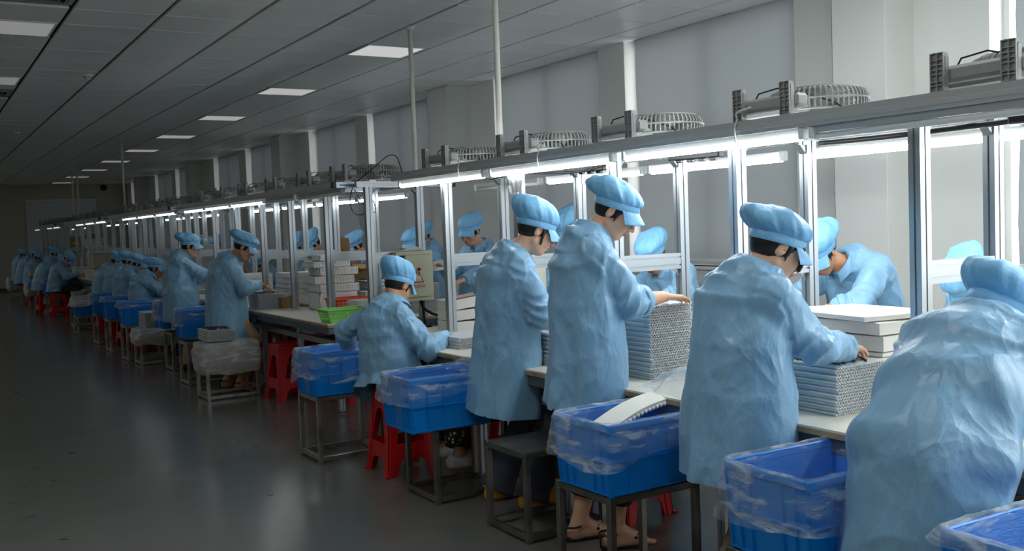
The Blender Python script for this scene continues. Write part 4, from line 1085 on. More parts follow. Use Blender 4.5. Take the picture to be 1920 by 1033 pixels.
tr = MB(); A = [Vector((-.035, 0, .155)), Vector((.075, 0, .155)), Vector((.012, 0, .285))]
c0 = (A[0]+A[1]+A[2])/3
for i in range(3):
    p, q = A[i], A[(i+1) % 3]; p2, q2 = c0+(p-c0)*.80, c0+(q-c0)*.80
    tr.prism([(v.x, v.z) for v in (p, q, q2, p2)], (0, -.0135, 0), (0, -.0118, 0))
tr.build('warning_triangle', M_REDP, d)
MB().lathe([(.011, 0), (.013, .012), (.008, .02)], (.028, -.012, .27), 16, Matrix.Rotation(PI/2, 3, 'X')).build('black_knob', M_BLACK, d, True)
MB().bb((.018, -.02, .222), (.034, -.012, .25), .003).build('red_switch', M_REDP, d)
bo = MB().prism([(.0, .20), (.045, .205), (.048, .197), (.026, .193), (.03, .18), (.012, .188), (.0, .194)], (0, -.0137, 0), (0, -.0118, 0))
bo.build('flash_mark', mat('mark_white', rgb(235, 235, 228), .6), d)
def writing(text, size, m, parent, loc, mirror=True, name='lettering', rot=(PI/2, 0, 0)):
    cu = bpy.data.curves.new(name, 'FONT'); cu.body = text; cu.size = size; cu.align_x = 'CENTER'; cu.extrude = .0004; cu.resolution_u = 3
    o = bpy.data.objects.new('tmp_text', cu); COL.objects.link(o)
    bpy.context.view_layer.update()
    me = bpy.data.meshes.new_from_object(o.evaluated_get(bpy.context.evaluated_depsgraph_get()))
    bpy.data.objects.remove(o)
    if mirror:
        for v in me.vertices: v.co.x = -v.co.x
        me.flip_normals()
    me.materials.clear(); me.materials.append(m)
    o = link(name, me, parent, loc); o.rotation_euler = rot
    return o
writing('\u6709\u7535\u5371\u9669', .032, M_REDP, d, (.022, -.0132, .112))
cable('power_cable', 'thick black cable curving down from the control box', [(3.56, 7.28, .90), (3.56, 7.24, .84), (3.60, 7.16, .79), (3.68, 7.10, .76), (3.74, 7.08, .68)], .012, M_CABLE)
cable('power_cable', 'second black cable hanging straight below the control box', [(3.58, 7.30, .90), (3.585, 7.29, .82), (3.59, 7.28, .70)], .011, M_CABLE)
t = thing('paper_bundle', 'white folded papers lying on top of the control box', 'paper', (3.47, 7.25, 1.306))
for k in range(4): MB().box((random.uniform(-.02, .02), random.uniform(-.01, .01), .005+.008*k), (.20-.02*k, .11, .006), Matrix.Rotation(random.uniform(-.2, .2), 3, 'Z')).build('paper_sheet', M_WHITEP, t)
# cream cabinet on the near bench
t = thing('machine_cabinet', 'cream metal cabinet standing at the back of the near bench', 'cabinet', (3.80, 6.05, TT), 0)
MB().bb((-.10, -.14, 0), (.10, .14, .485), .004).build('cabinet_body', mat('pale_cream_metal', rgb(212, 212, 192), .5), t)
MB().bb((-.09, -.15, .02), (.09, -.141, .465), .003).build('front_panel', MATS['pale_cream_metal'], t)
MB().bb((-.11, -.155, .487), (.11, .145, .50)).build('top_plate', M_CARD, t)
# white sheet the standing rear worker holds is placed with her; dark tray with blue crate by the near bench end
c = rename_copy(crate_p, crate_u, 'blue crate behind the near bench end, under dark plastic', (4.0, 7.15, .45), .0)
liner('dark plastic draped over the blue crate behind the near bench end', (4.0, 7.15, .45), 0, .05, .02, 51, film=M_FILMD, hi=False)
stand_ = rename_copy(stand_b, stand_ub, 'steel stand under the crate behind the near bench end', (4.0, 7.15, 0)); 
# socket panel hanging on the bench leg
t = thing('socket_panel', 'pale socket panel with blue windows hanging on the bench two leg', 'socket panel', (2.885, 9.46, .52))
MB().bb((-.018, -.03, -.065), (0, .03, .085), .006).build('panel_body', mat('pale_panel', rgb(190, 190, 182), .5), t)
for z, h in ((.055, .012), (.02, .016), (-.02, .03)): MB().bb((-.0215, -.018, z-h/2), (-.018, .018, z+h/2)).build('blue_window', mat('window_blue', rgb(60, 98, 140), .3), t)
MB().bb((-.0215, -.006, -.056), (-.018, .006, -.050)).build('red_light', mat('led_red', rgb(210, 60, 40), .3), t)
# hanging label and plastic cover on the posts
t = tag(MB().box((3.235, 3.175, 1.16), (.002, .035, .08), Matrix.Rotation(.3, 3, 'Z')).build('hanging_tag', M_WHITEP), 'small white tag hanging from the cross rail behind the bending worker', 'tag')
o = MB()
P = []
for i in range(8):
    P.append([(3.06+.005*math.sin(j*2+i), 4.93+(j/9-.5)*(.20-.012*i), 1.80-.018*i-.01*math.sin(j*1.7)) for j in range(10)])
tag(o.grid(P).build('plastic_rag', M_WHITEP, None, True), 'white plastic rag tied round the lamp above the standing worker', 'rag')
# far control box with the yellow sign
t = thing('control_box', 'small grey control box with a yellow sign on the far bench', 'control box', (3.5, 26.2, 1.17))
MB().bb((-.12, 0, 0), (.14, .1, .40), .006).build('box_body', mat('box_grey', rgb(128, 132, 120), .5), t)
MB().bb((-.075, -.008, .06), (.095, 0, .28)).build('sign_plate', mat('sign_yellow', rgb(214, 190, 30), .5), t)
q = MB()
for x, z, w_, h in ((-.05, .17, .02, .05), (-.02, .19, .012, .04), (.005, .17, .03, .045), (.045, .18, .014, .05), (.07, .17, .02, .02)): q.bb((x-w_/2, -.0095, z-h/2), (x+w_/2, -.008, z+h/2))
q.build('sign_marks', M_BLACK, t)
MB().tube([(0, .05, -.42), (0, .05, 0)], .02, 8).build('support_pole', mat('pole_blue', rgb(90, 104, 150), .4), t, True)
MB().lathe([(.022, .40), (.022, .43)], (.03, .05, 0), 10).build('top_gland', M_BLACK, t)
t = thing('control_box', 'plain grey control box right of the yellow-sign box', 'control box', (3.86, 26.2, 1.2))
MB().bb((-.14, 0, 0), (.2, .1, .42), .006).build('box_body', MATS['box_grey'], t)
MB().bb((-.12, -.006, .03), (.18, 0, .39)).build('box_door', MATS['box_grey'], t)
MB().tube([(0, .05, -.45), (0, .05, 0)], .02, 8).build('support_pole', MATS['pole_blue'], t, True)
# ================================================================== PEOPLE
# bodies and coats are grown as one smooth surface from tapered limbs (signed distance field, surface nets)
def V3(p): return np.array(p, dtype=np.float64)
def nrm(v): v = V3(v); return v/(np.linalg.norm(v)+1e-12)
class Field:
    def __init__(s, lo, hi, h):
        s.h = h; s.lo = V3(lo)-3*h; n = np.ceil((V3(hi)-s.lo)/h).astype(int)+4
        s.ax = [s.lo[i]+h*np.arange(n[i]) for i in range(3)]
        s.F = np.full(n, .08, dtype=np.float32)
    def sub(s, lo, hi):
        sl = []
        for i in range(3):
            a = max(0, int((lo[i]-s.lo[i])/s.h)-1); b = min(len(s.ax[i]), int((hi[i]-s.lo[i])/s.h)+3)
            if b <= a: return None
            sl.append(slice(a, b))
        X = s.ax[0][sl[0]][:, None, None]; Y = s.ax[1][sl[1]][None, :, None]; Z = s.ax[2][sl[2]][None, None, :]
        return tuple(sl), X, Y, Z
    def put(s, lo, hi, fn, k=.01, op='add'):
        r = s.sub(V3(lo)-k-2*s.h, V3(hi)+k+2*s.h)
        if r is None: return
        sl, X, Y, Z = r; d = fn(X, Y, Z).astype(np.float32); A = s.F[sl]
        if op == 'add':
            hh = np.maximum(k-np.abs(A-d), 0)/k if k > 0 else 0; s.F[sl] = np.minimum(A, d)-hh*hh*k*.25
        elif op == 'sub':
            d = -d; hh = np.maximum(k-np.abs(A-d), 0)/k; s.F[sl] = np.maximum(A, d)+hh*hh*k*.25
        elif op == 'clip': s.F[sl] = np.maximum(A, d)
    def cap(s, a, b, ra, rb, k=.01, op='add'):
        a, b = V3(a), V3(b); R = max(ra, rb)
        s.put(np.minimum(a, b)-R, np.maximum(a, b)+R, lambda X, Y, Z: f_cap(X, Y, Z, a, b, ra, rb), k, op)
    def ell(s, c, r, M=None, k=.01, op='add'):
        R = max(r); s.put(V3(c)-R, V3(c)+R, lambda X, Y, Z: f_ell(X, Y, Z, c, r, M), k, op)
    def mesh(s):
        F = s.F; S = F < 0
        c = [F[i:F.shape[0]-1+i, j:F.shape[1]-1+j, k:F.shape[2]-1+k] for i in (0, 1) for j in (0, 1) for k in (0, 1)]
        Sb = [x < 0 for x in c]
        anyv = Sb[0].copy(); allv = Sb[0].copy()
        for x in Sb[1:]: anyv |= x; allv &= x
        cells = np.argwhere(anyv & ~allv); ci, cj, ck = cells.T
        val = np.stack([x[ci, cj, ck] for x in c], 1)
        off = np.array([(i, j, k) for i in (0, 1) for j in (0, 1) for k in (0, 1)], float)
        acc = np.zeros((len(cells), 3)); cnt = np.zeros(len(cells))
        for a in range(8):
            for b in range(a+1, 8):
                if np.abs(off[a]-off[b]).sum() != 1: continue
                f0, f1 = val[:, a], val[:, b]; m = (f0 < 0) != (f1 < 0); t = np.where(m, f0/(f0-f1+1e-12), 0)
                acc += np.where(m[:, None], off[a]+(off[b]-off[a])*t[:, None], 0); cnt += m
        Vt = s.lo+s.h*(cells+acc/cnt[:, None])
        idx = np.full(anyv.shape, -1, dtype=np.int32); idx[ci, cj, ck] = np.arange(len(cells))
        quads = []
        for ax in range(3):
            A = np.take(S, range(S.shape[ax]-1), ax); B = np.take(S, range(1, S.shape[ax]), ax)
            e = np.argwhere(A != B); o1, o2 = (ax+1) % 3, (ax+2) % 3
            ok = (e[:, o1] > 0) & (e[:, o2] > 0) & (e[:, o1] < S.shape[o1]-1) & (e[:, o2] < S.shape[o2]-1); e = e[ok]
            ins = S[tuple(e.T)]
            q = []
            for d1, d2 in ((1, 1), (0, 1), (0, 0), (1, 0)):
                p = e.copy(); p[:, o1] -= d1; p[:, o2] -= d2; q.append(idx[tuple(p.T)])
            q = np.stack(q, 1); q[~ins] = q[~ins][:, ::-1]; quads.append(q)
        return Vt, np.concatenate(quads)
def f_cap(X, Y, Z, a, b, ra, rb):
    d = b-a; L = d@d+1e-12
    t = np.clip(((X-a[0])*d[0]+(Y-a[1])*d[1]+(Z-a[2])*d[2])/L, 0, 1)
    return np.sqrt((X-a[0]-t*d[0])**2+(Y-a[1]-t*d[1])**2+(Z-a[2]-t*d[2])**2)-(ra+(rb-ra)*t)
def f_ell(X, Y, Z, c, r, M=None):
    x, y, z = X-c[0], Y-c[1], Z-c[2]
    if M is not None:   # M columns: local axes
        x, y, z = x*M[0, 0]+y*M[1, 0]+z*M[2, 0], x*M[0, 1]+y*M[1, 1]+z*M[2, 1], x*M[0, 2]+y*M[1, 2]+z*M[2, 2]
    k0 = np.sqrt((x/r[0])**2+(y/r[1])**2+(z/r[2])**2); k1 = np.sqrt((x/r[0]**2)**2+(y/r[1]**2)**2+(z/r[2]**2)**2)+1e-9
    return k0*(k0-1)/k1
def vnormals(Vt, Q):
    n = np.cross(Vt[Q[:, 2]]-Vt[Q[:, 0]], Vt[Q[:, 3]]-Vt[Q[:, 1]]); out = np.zeros_like(Vt)
    for k in range(4): np.add.at(out, Q[:, k], n)
    return out/(np.linalg.norm(out, axis=1)[:, None]+1e-12)
def np_mesh(name, Vt, Q, m, attrs=None):
    me = bpy.data.meshes.new(name); me.vertices.add(len(Vt)); me.vertices.foreach_set('co', np.ascontiguousarray(Vt, dtype=np.float32).ravel())
    nq = len(Q); me.loops.add(nq*4); me.loops.foreach_set('vertex_index', np.ascontiguousarray(Q, dtype=np.int32).ravel())
    me.polygons.add(nq); me.polygons.foreach_set('loop_start', np.arange(0, nq*4, 4, dtype=np.int32)); me.polygons.foreach_set('loop_total', np.full(nq, 4, dtype=np.int32))
    me.polygons.foreach_set('use_smooth', np.ones(nq, dtype=bool)); me.materials.append(m); me.update(calc_edges=True)
    for nm, (ty, arr) in (attrs or {}).items():
        at = me.attributes.new(nm, ty, 'POINT'); at.data.foreach_set('vector' if ty == 'FLOAT_VECTOR' else 'value', np.ascontiguousarray(arr, dtype=np.float32).ravel())
    return me
def compact(Vt, Q, keep):
    Q = Q[keep]; used = np.unique(Q); mp = np.full(len(Vt), -1); mp[used] = np.arange(len(used)); return Vt[used], mp[Q], used

# ---- materials of people
def skin_material(name, tone):
    m = bpy.data.materials.new(name); m.use_nodes = True; nt = m.node_tree; b = nt.nodes['Principled BSDF']; L = nt.links.new
    at = nt.nodes.new('ShaderNodeAttribute'); at.attribute_name = 'hl'
    def blob(c, r, soft=.25):
        s1 = nt.nodes.new('ShaderNodeVectorMath'); s1.operation = 'SUBTRACT'; s1.inputs[1].default_value = c; L(at.outputs['Vector'], s1.inputs[0])
        s2 = nt.nodes.new('ShaderNodeVectorMath'); s2.operation = 'DIVIDE'; s2.inputs[1].default_value = r; L(s1.outputs[0], s2.inputs[0])
        s3 = nt.nodes.new('ShaderNodeVectorMath'); s3.operation = 'LENGTH'; L(s2.outputs[0], s3.inputs[0])
        mr = nt.nodes.new('ShaderNodeMapRange'); mr.inputs[1].default_value = 1+soft; mr.inputs[2].default_value = 1-soft; L(s3.outputs['Value'], mr.inputs[0]); return mr.outputs[0]
    cur = None
    n = nt.nodes.new('ShaderNodeTexNoise'); n.inputs['Scale'].default_value = 22; L(at.outputs['Vector'], n.inputs['Vector'])
    mx = nt.nodes.new('ShaderNodeMix'); mx.data_type = 'RGBA'; mx.inputs[6].default_value = (*tone, 1); mx.inputs[7].default_value = (tone[0]*.86, tone[1]*.76, tone[2]*.7, 1)
    L(n.outputs['Fac'], mx.inputs[0]); cur = mx.outputs[2]
    def over(mask, col, amt=1.0):
        nonlocal cur
        q = nt.nodes.new('ShaderNodeMix'); q.data_type = 'RGBA'; q.inputs[7].default_value = (*col, 1)
        mu = nt.nodes.new('ShaderNodeMath'); mu.operation = 'MULTIPLY'; mu.inputs[1].default_value = amt; L(mask, mu.inputs[0]); L(mu.outputs[0], q.inputs[0]); L(cur, q.inputs[6]); cur = q.outputs[2]
    dark = rgb(30, 22, 20)
    for sg in (-1, 1):
        over(blob((.072, sg*.042, -.036), (.03, .026, .024), .6), (tone[0]*.95, tone[1]*.62, tone[2]*.56), .12)
        over(blob((.09, sg*.034, .021), (.03, .019, .0042), .4), dark, .75)
        over(blob((.088, sg*.033, -.006), (.022, .0155, .0032), .35), dark, .95)
    over(blob((.096, 0, -.0605), (.02, .023, .0085), .25), rgb(168, 84, 80), .8)
    over(blob((.10, 0, -.0605), (.02, .021, .0012), .5), rgb(90, 40, 40), .8)
    L(cur, b.inputs['Base Color']); b.inputs['Roughness'].default_value = .5
    b.inputs['Subsurface Weight'].default_value = .08; b.inputs['Subsurface Radius'].default_value = (.012, .005, .003)
    return m
SKINS = [skin_material('skin_fair', rgb(226, 182, 154)), skin_material('skin_warm', rgb(206, 154, 120)), skin_material('skin_tan', rgb(190, 136, 102))]
def coat_material():
    m = bpy.data.materials.new('blue_antistatic_cloth'); m.use_nodes = True; nt = m.node_tree; b = nt.nodes['Principled BSDF']; L = nt.links.new
    at = nt.nodes.new('ShaderNodeAttribute'); at.attribute_name = 'su'
    mu = nt.nodes.new('ShaderNodeMath'); mu.operation = 'MULTIPLY'; mu.inputs[1].default_value = 2*PI/.0054; L(at.outputs['Fac'], mu.inputs[0])
    sn = nt.nodes.new('ShaderNodeMath'); sn.operation = 'SINE'; L(mu.outputs[0], sn.inputs[0])
    mr = nt.nodes.new('ShaderNodeMapRange'); mr.inputs[1].default_value = .55; mr.inputs[2].default_value = .95; mr.inputs[4].default_value = .30; L(sn.outputs[0], mr.inputs[0])
    tc = nt.nodes.new('ShaderNodeTexCoord')
    mx = nt.nodes.new('ShaderNodeMix'); mx.data_type = 'RGBA'; mx.inputs[6].default_value = (*rgb(130, 180, 216), 1); mx.inputs[7].default_value = (*rgb(172, 210, 234), 1)
    L(mr.outputs[0], mx.inputs[0])
    n0 = nt.nodes.new('ShaderNodeTexNoise'); n0.inputs['Scale'].default_value = 2.2; n0.inputs['Detail'].default_value = 4; L(tc.outputs['Object'], n0.inputs['Vector'])
    hs = nt.nodes.new('ShaderNodeHueSaturation'); vr = nt.nodes.new('ShaderNodeMapRange'); vr.inputs[1].default_value = .3; vr.inputs[2].default_value = .7; vr.inputs[3].default_value = .92; vr.inputs[4].default_value = 1.06
    L(n0.outputs['Fac'], vr.inputs[0]); L(vr.outputs[0], hs.inputs['Value']); L(mx.outputs[2], hs.inputs['Color']); L(hs.outputs[0], b.inputs['Base Color'])
    # crumpled facets of thin cloth
    mp = nt.nodes.new('ShaderNodeMapping'); mp.inputs['Rotation'].default_value = (.35, .5, .2); mp.inputs['Scale'].default_value = (1, 1, .6); L(tc.outputs['Object'], mp.inputs[0])
    nw = nt.nodes.new('ShaderNodeTexNoise'); nw.inputs['Scale'].default_value = 5; nw.inputs['Detail'].default_value = 3; L(mp.outputs[0], nw.inputs['Vector'])
    sw = nt.nodes.new('ShaderNodeVectorMath'); sw.operation = 'SCALE'; sw.inputs['Scale'].default_value = .16; L(nw.outputs['Color'], sw.inputs[0])
    aw = nt.nodes.new('ShaderNodeVectorMath'); aw.operation = 'ADD'; L(mp.outputs[0], aw.inputs[0]); L(sw.outputs[0], aw.inputs[1])
    hsum = None
    for sc_, amt in ((6.0, .75), (14, .75), (30, .5), (62, .2)):
        v = nt.nodes.new('ShaderNodeTexVoronoi'); v.feature = 'F1'; v.inputs['Scale'].default_value = sc_; L(aw.outputs[0], v.inputs['Vector'])
        q = nt.nodes.new('ShaderNodeMath'); q.operation = 'MULTIPLY_ADD'; q.inputs[1].default_value = amt*6.5/sc_*1.4; L(v.outputs['Distance'], q.inputs[0])
        if hsum is not None: L(hsum, q.inputs[2])
        else: q.inputs[2].default_value = 0
        hsum = q.outputs[0]
    msk = nt.nodes.new('ShaderNodeMapRange'); msk.inputs[1].default_value = .38; msk.inputs[2].default_value = .66; msk.inputs[3].default_value = .32; msk.inputs[4].default_value = .95; L(n0.outputs['Fac'], msk.inputs[0])
    bp = nt.nodes.new('ShaderNodeBump'); bp.inputs['Distance'].default_value = .03; L(msk.outputs[0], bp.inputs['Strength']); L(hsum, bp.inputs['Height']); L(bp.outputs[0], b.inputs['Normal'])
    b.inputs['Roughness'].default_value = .36; b.inputs['Specular IOR Level'].default_value = .55
    b.inputs['Sheen Weight'].default_value = .12
    return m
M_COAT = coat_material()
M_CAP = mat('blue_cap_cloth', rgb(128, 192, 236), .46, bump=(16, .7, .016), var=(8, .92))
M_HAIR = mat('black_hair', rgb(20, 16, 15), .42, bump=(90, .5, .004), stretch=(1, 1, .12))
M_JEAN = mat('dark_denim', rgb(62, 70, 84), .85, bump=(70, .25), var=(7, .75))
M_BLKT = mat('black_trouser_cloth', rgb(20, 20, 24), .8, bump=(14, .3))
M_KHAKI = mat('khaki_trouser_cloth', rgb(142, 130, 108), .85, bump=(10, .3), var=(4, .9))
M_BEIGET = mat('beige_trouser_cloth', rgb(176, 150, 120), .85, bump=(10, .3))
M_CLOG = mat('yellow_clog_rubber', rgb(222, 160, 44), .5, bump=(8, .2))
M_SNEAK = mat('white_sneaker_leather', rgb(206, 214, 218), .5)
M_SOLE = mat('tan_sole', rgb(150, 120, 88), .6)
M_GREYT = mat('dark_grey_cloth', rgb(46, 46, 50), .85, bump=(12, .3))
M_LENS = mat('glasses_frame', rgb(60, 36, 26), .3)
def floral():
    m = mat('floral_black_cloth', rgb(14, 13, 15), .85); nt = m.node_tree; b = nt.nodes['Principled BSDF']
    tc = nt.nodes.new('ShaderNodeTexCoord'); v = nt.nodes.new('ShaderNodeTexVoronoi'); v.inputs['Scale'].default_value = 34; n = nt.nodes.new('ShaderNodeTexNoise'); n.inputs['Scale'].default_value = 7
    nt.links.new(tc.outputs['Object'], v.inputs['Vector']); nt.links.new(tc.outputs['Object'], n.inputs['Vector'])
    r = nt.nodes.new('ShaderNodeMapRange'); r.inputs[1].default_value = .36; r.inputs[2].default_value = .25; nt.links.new(v.outputs['Distance'], r.inputs[0])
    g = nt.nodes.new('ShaderNodeMapRange'); g.inputs[1].default_value = .5; g.inputs[2].default_value = .58; nt.links.new(n.outputs['Fac'], g.inputs[0])
    mu = nt.nodes.new('ShaderNodeMath'); mu.operation = 'MULTIPLY'; nt.links.new(r.outputs[0], mu.inputs[0]); nt.links.new(g.outputs[0], mu.inputs[1])
    mx = nt.nodes.new('ShaderNodeMix'); mx.data_type = 'RGBA'; mx.inputs[6].default_value = (*rgb(14, 13, 15), 1); mx.inputs[7].default_value = (*rgb(196, 182, 160), 1)
    nt.links.new(mu.outputs[0], mx.inputs[0]); nt.links.new(mx.outputs[2], b.inputs['Base Color']); return m
M_FLORAL = floral()

# ---- pose helpers
def ik(S, W, l1, l2, pole):
    S, W = V3(S), V3(W); d = W-S; D = np.linalg.norm(d); mx = (l1+l2)*.995
    if D > mx: W = S+d/D*mx; d = W-S; D = mx
    u = d/D; x = (l1*l1-l2*l2+D*D)/(2*D); hgt = math.sqrt(max(l1*l1-x*x, 0))
    p = V3(pole)-u*(V3(pole)@u); p = nrm(p)
    return S+u*x+p*hgt, W
def head_matrix(yaw, pitch, roll=0.0):
    f = V3((math.cos(yaw)*math.cos(pitch), math.sin(yaw)*math.cos(pitch), -math.sin(pitch))); l = V3((-math.sin(yaw), math.cos(yaw), 0)); u = np.cross(f, l)
    l2 = l*math.cos(roll)+u*math.sin(roll); u2 = -l*math.sin(roll)+u*math.cos(roll)
    return np.stack([f, l2, u2], 1)          # columns forward, left, up
def lathe_grid(rows, closed=True):
    m = MB(); m.grid(rows, closed); return m
def person(name, label, group, root, P, N, hd, Hc, hyaw, hpitch, hroll=0.0, hd_sh=None, hands=None, poles=None, hem=.60, sleeves=(1, 1), feet=None, seated=False,
           pants='grey', shoes='black', wide=1.0, curve=.02, vox=.0065, cvox=.011, skin=0, capset=None, hairset=(), extras=(), hs=1.0, hemfwd=0.0, hemw=1.0, seed=0, arm=1.0, hang=None, tk=.012):
    rx, ry = root; T = V3((rx, ry, 0))
    P, N, Hc = V3(P)-T, V3(N)-T, V3(Hc)-T
    rs_ = np.random.default_rng(seed+100)
    t = thing(name, label, 'person', (rx, ry, 0), 0, group)
    fw = V3((math.cos(hd), math.sin(hd), 0)); lt = V3((-math.sin(hd), math.cos(hd), 0))
    hs2 = hd if hd_sh is None else hd_sh
    fs = V3((math.cos(hs2), math.sin(hs2), 0)); ls = V3((-math.sin(hs2), math.cos(hs2), 0))
    axis = nrm(N-P); back = -nrm(fw-axis*(fw@axis))
    def sp(u, bulge): return P+(N-P)*u+back*bulge
    ST = [(V3((P[0], P[1], hem))+fw*hemfwd, .228*wide*hemw, .182*wide*hemw, lt), (P+V3((0, 0, -.02)), .212*wide, .172*wide, lt), (sp(.36, curve*.8), .198*wide, .155*wide, nrm(lt*.7+ls*.3)),
          (sp(.68, curve*1.2), .188*wide, .138*wide, nrm(lt*.3+ls*.7)), (sp(.90, curve*.7), .118*wide, .088*wide, ls), (N-axis*.015, .070, .068, ls)]
    if hang is not None: ST[0] = (V3(hang)-T, .228*wide*hemw, .182*wide*hemw, lt)
    chest = sp(.885, curve*.5)
    sh0 = sp(.80, curve*.8)
    Sh = {1: sh0+ls*.150*wide, -1: sh0-ls*.150*wide}
    l1, l2 = .275*arm, .245*arm
    hands = hands or {}; arms = {}
    for s_ in (1, -1):
        W, hdir, pn, curl = hands.get(s_, (P+T+fw*.40+lt*.14*s_+V3((0, 0, max(.0, .82-P[2]) if P[2] > .6 else .32)), None, (0, 0, -1), .5))
        pole = (poles or {}).get(s_, lt*s_*.6+V3((0, 0, -1)))
        E, Wr = ik(Sh[s_], V3(W)-T, l1, l2, pole)
        hdir = nrm(Wr-E)*.6+nrm(hdir)*.4 if hdir is not None else nrm(Wr-E)*.8+V3((0, 0, -.2))
        arms[s_] = (Sh[s_], E, Wr, nrm(hdir), nrm(pn), curl)
    HM = head_matrix(hyaw, hpitch, hroll)
    def h(p): return Hc+HM@(V3(p)*hs)
    # ----------------------------------------------------------- body: one surface
    pts = [Hc, P, N]+[a for s_ in arms for a in arms[s_][:3]]
    # legs
    legs = {}
    for s_ in (1, -1):
        hip = P+lt*.085*s_+V3((0, 0, -.03))
        if feet and feet.get(s_) is not None: fp, fdir = V3(feet[s_][0])-T, nrm((*feet[s_][1], 0))
        elif seated: fp, fdir = P*V3((1, 1, 0))+fw*.36+lt*.10*s_, fw
        else: fp, fdir = P*V3((1, 1, 0))+lt*.09*s_+fw*.02, fw
        ank = fp+V3((0, 0, .085))-fdir*.03
        if seated: kn, ank = ik(hip, ank, .42, .42, fw+V3((0, 0, .8)))
        else: kn, ank = ik(hip, ank, .415, .42, fw)
        legs[s_] = (hip, kn, ank, fdir); pts += [ank-V3((0, 0, .1)), ank+fdir*.22, kn]
    pts = np.array(pts); lo, hi = pts.min(0)-.17, pts.max(0)+.17; lo[2] = max(lo[2], -.005)
    B = Field(lo, hi, vox)
    B.cap(P, sp(.4, curve), .11, .10, .03); B.cap(sp(.4, curve), sp(.72, curve), .10, .085, .03); B.cap(sp(.72, curve), N-axis*.03, .07, .05, .03); B.cap(sh0+ls*.10, sh0-ls*.10, .048, .048, .04)
    B.cap(N-axis*.05, h((-.028, 0, -.06)), .056, .05, .025)
    for s_ in arms:
        S, E, W, hdir, pn, curl = arms[s_]
        B.cap(S, E, .050, .040, .02); B.cap(E, E+(W-E)*.3, .041, .041, .015); B.cap(E+(W-E)*.3, W, .041, .026, .012)
        th = nrm(np.cross(pn, hdir))*(1 if s_ > 0 else -1); pn2 = nrm(np.cross(hdir, th))*(1 if s_ > 0 else -1)
        pn2 = pn2 if pn2@pn > 0 else -pn2
        for off, ln, r, spd in ((.026, .070, .0088, .10), (.009, .078, .0090, .02), (-.009, .072, .0086, -.05), (-.026, .056, .0078, -.14)):
            kn = W+hdir*(.088-abs(off)*.12)+th*off
            B.cap(W+th*off*.5, kn, .0155, .0115, .010)
            d = nrm(hdir+th*spd); p = kn
            for j, (fr, cu) in enumerate(((.46, .5), (.30, 1.0), (.24, .8))):
                d = nrm(d*math.cos(curl*cu)+pn2*math.sin(curl*cu)); q = p+d*ln*fr
                B.cap(p, q, r*(1-.08*j), r*(.94-.1*j), .003); p = q
        p = W+hdir*.02+th*.020; d = nrm(hdir*.65+th*.75+pn2*.25)
        for ln, ra, rb, tw in ((.042, .0145, .0115, 0), (.032, .0112, .010, .45), (.026, .0098, .008, .4)):
            d = nrm(d+hdir*tw); q = p+d*ln; B.cap(p, q, ra, rb, .004); p = q
    for s_ in legs:
        hip, kn, ank, fd = legs[s_]
        B.cap(hip, kn, .078, .056, .03); B.cap(kn, kn+(ank-kn)*.35, .055, .055, .02); B.cap(kn+(ank-kn)*.35, ank, .054, .036, .015)
        sd = np.cross(V3((0, 0, 1)), fd)
        heel = ank-fd*.025+V3((0, 0, -.045)); ball = ank+fd*.125+V3((0, 0, -.058)); ball[2] = max(ball[2], .026)
        B.cap(ank, heel, .036, .033, .015); B.cap(heel, ball, .032, .028, .02); B.cap(ank+fd*.02, ball, .032, .024, .02)
        if shoes in ('sandal', 'heel'):
            for j, o in enumerate((-.026, -.012, .001, .013, .025)):
                a = ball+sd*o*s_*-1; B.cap(a, a+fd*(.052-.006*j)+V3((0, 0, -.010)), .0105 if j else .013, .009 if j else .0115, .003)
        else: B.cap(ball, ball+fd*.05, .028, .022, .01)
    # head
    sc = hs
    B.ell(h((-.010, 0, .030)), (.096*sc, .075*sc, .088*sc), HM, .012)
    B.ell(h((.026, 0, -.028)), (.062*sc, .063*sc, .088*sc), HM, .02)
    B.cap(h((.050, .016, -.090)), h((.050, -.016, -.090)), .024*sc, .024*sc, .02)
    for s_ in (1, -1):
        B.cap(h((-.005, .050*s_, -.052)), h((.045, .022*s_, -.088)), .018*sc, .018*sc, .018)
        B.ell(h((.054, .038*s_, -.034)), (.028*sc, .024*sc, .026*sc), HM, .015)
        B.cap(h((.080, .012*s_, .014)), h((.066, .046*s_, .016)), .011*sc, .010*sc, .012)
    for s_ in (1, -1):
        B.ell(h((.098, .032*s_, -.003)), (.016*sc, .018*sc, .012*sc), HM, .008, 'sub')
        B.ell(h((.073, .032*s_, -.003)), (.0150*sc, .0165*sc, .0125*sc), HM, .004)
    B.cap(h((.086, 0, .010)), h((.108, 0, -.032)), .0065*sc, .0095*sc, .008)
    for s_ in (1, -1): B.ell(h((.096, .0125*s_, -.035)), (.011*sc, .0075*sc, .0075*sc), HM, .006)
    B.cap(h((.090, .014, -.055)), h((.090, -.014, -.055)), .0065*sc, .0065*sc, .005); B.cap(h((.089, .012, -.066)), h((.089, -.012, -.066)), .007*sc, .007*sc, .005)
    for s_ in (1, -1):
        c_, s2_ = math.cos(.45*s_), math.sin(.45*s_)
        EM = HM@np.array([[c_, -s2_, 0], [s2_, c_, 0], [0, 0, 1]])@np.array([[math.cos(.25), 0, math.sin(.25)], [0, 1, 0], [-math.sin(.25), 0, math.cos(.25)]])
        B.ell(h((-.012, .078*s_, -.004)), (.019*sc, .0085*sc, .032*sc), EM, .005)
        B.ell(h((-.007, .088*s_, .002)), (.010*sc, .007*sc, .018*sc), EM, .003, 'sub')
    Vt, Q = B.mesh()
    hl = ((Vt-Hc)@HM)/hs
    me = np_mesh('body', Vt, Q, SKINS[skin], {'hl': ('FLOAT_VECTOR', hl)})
    link('body', me, t)
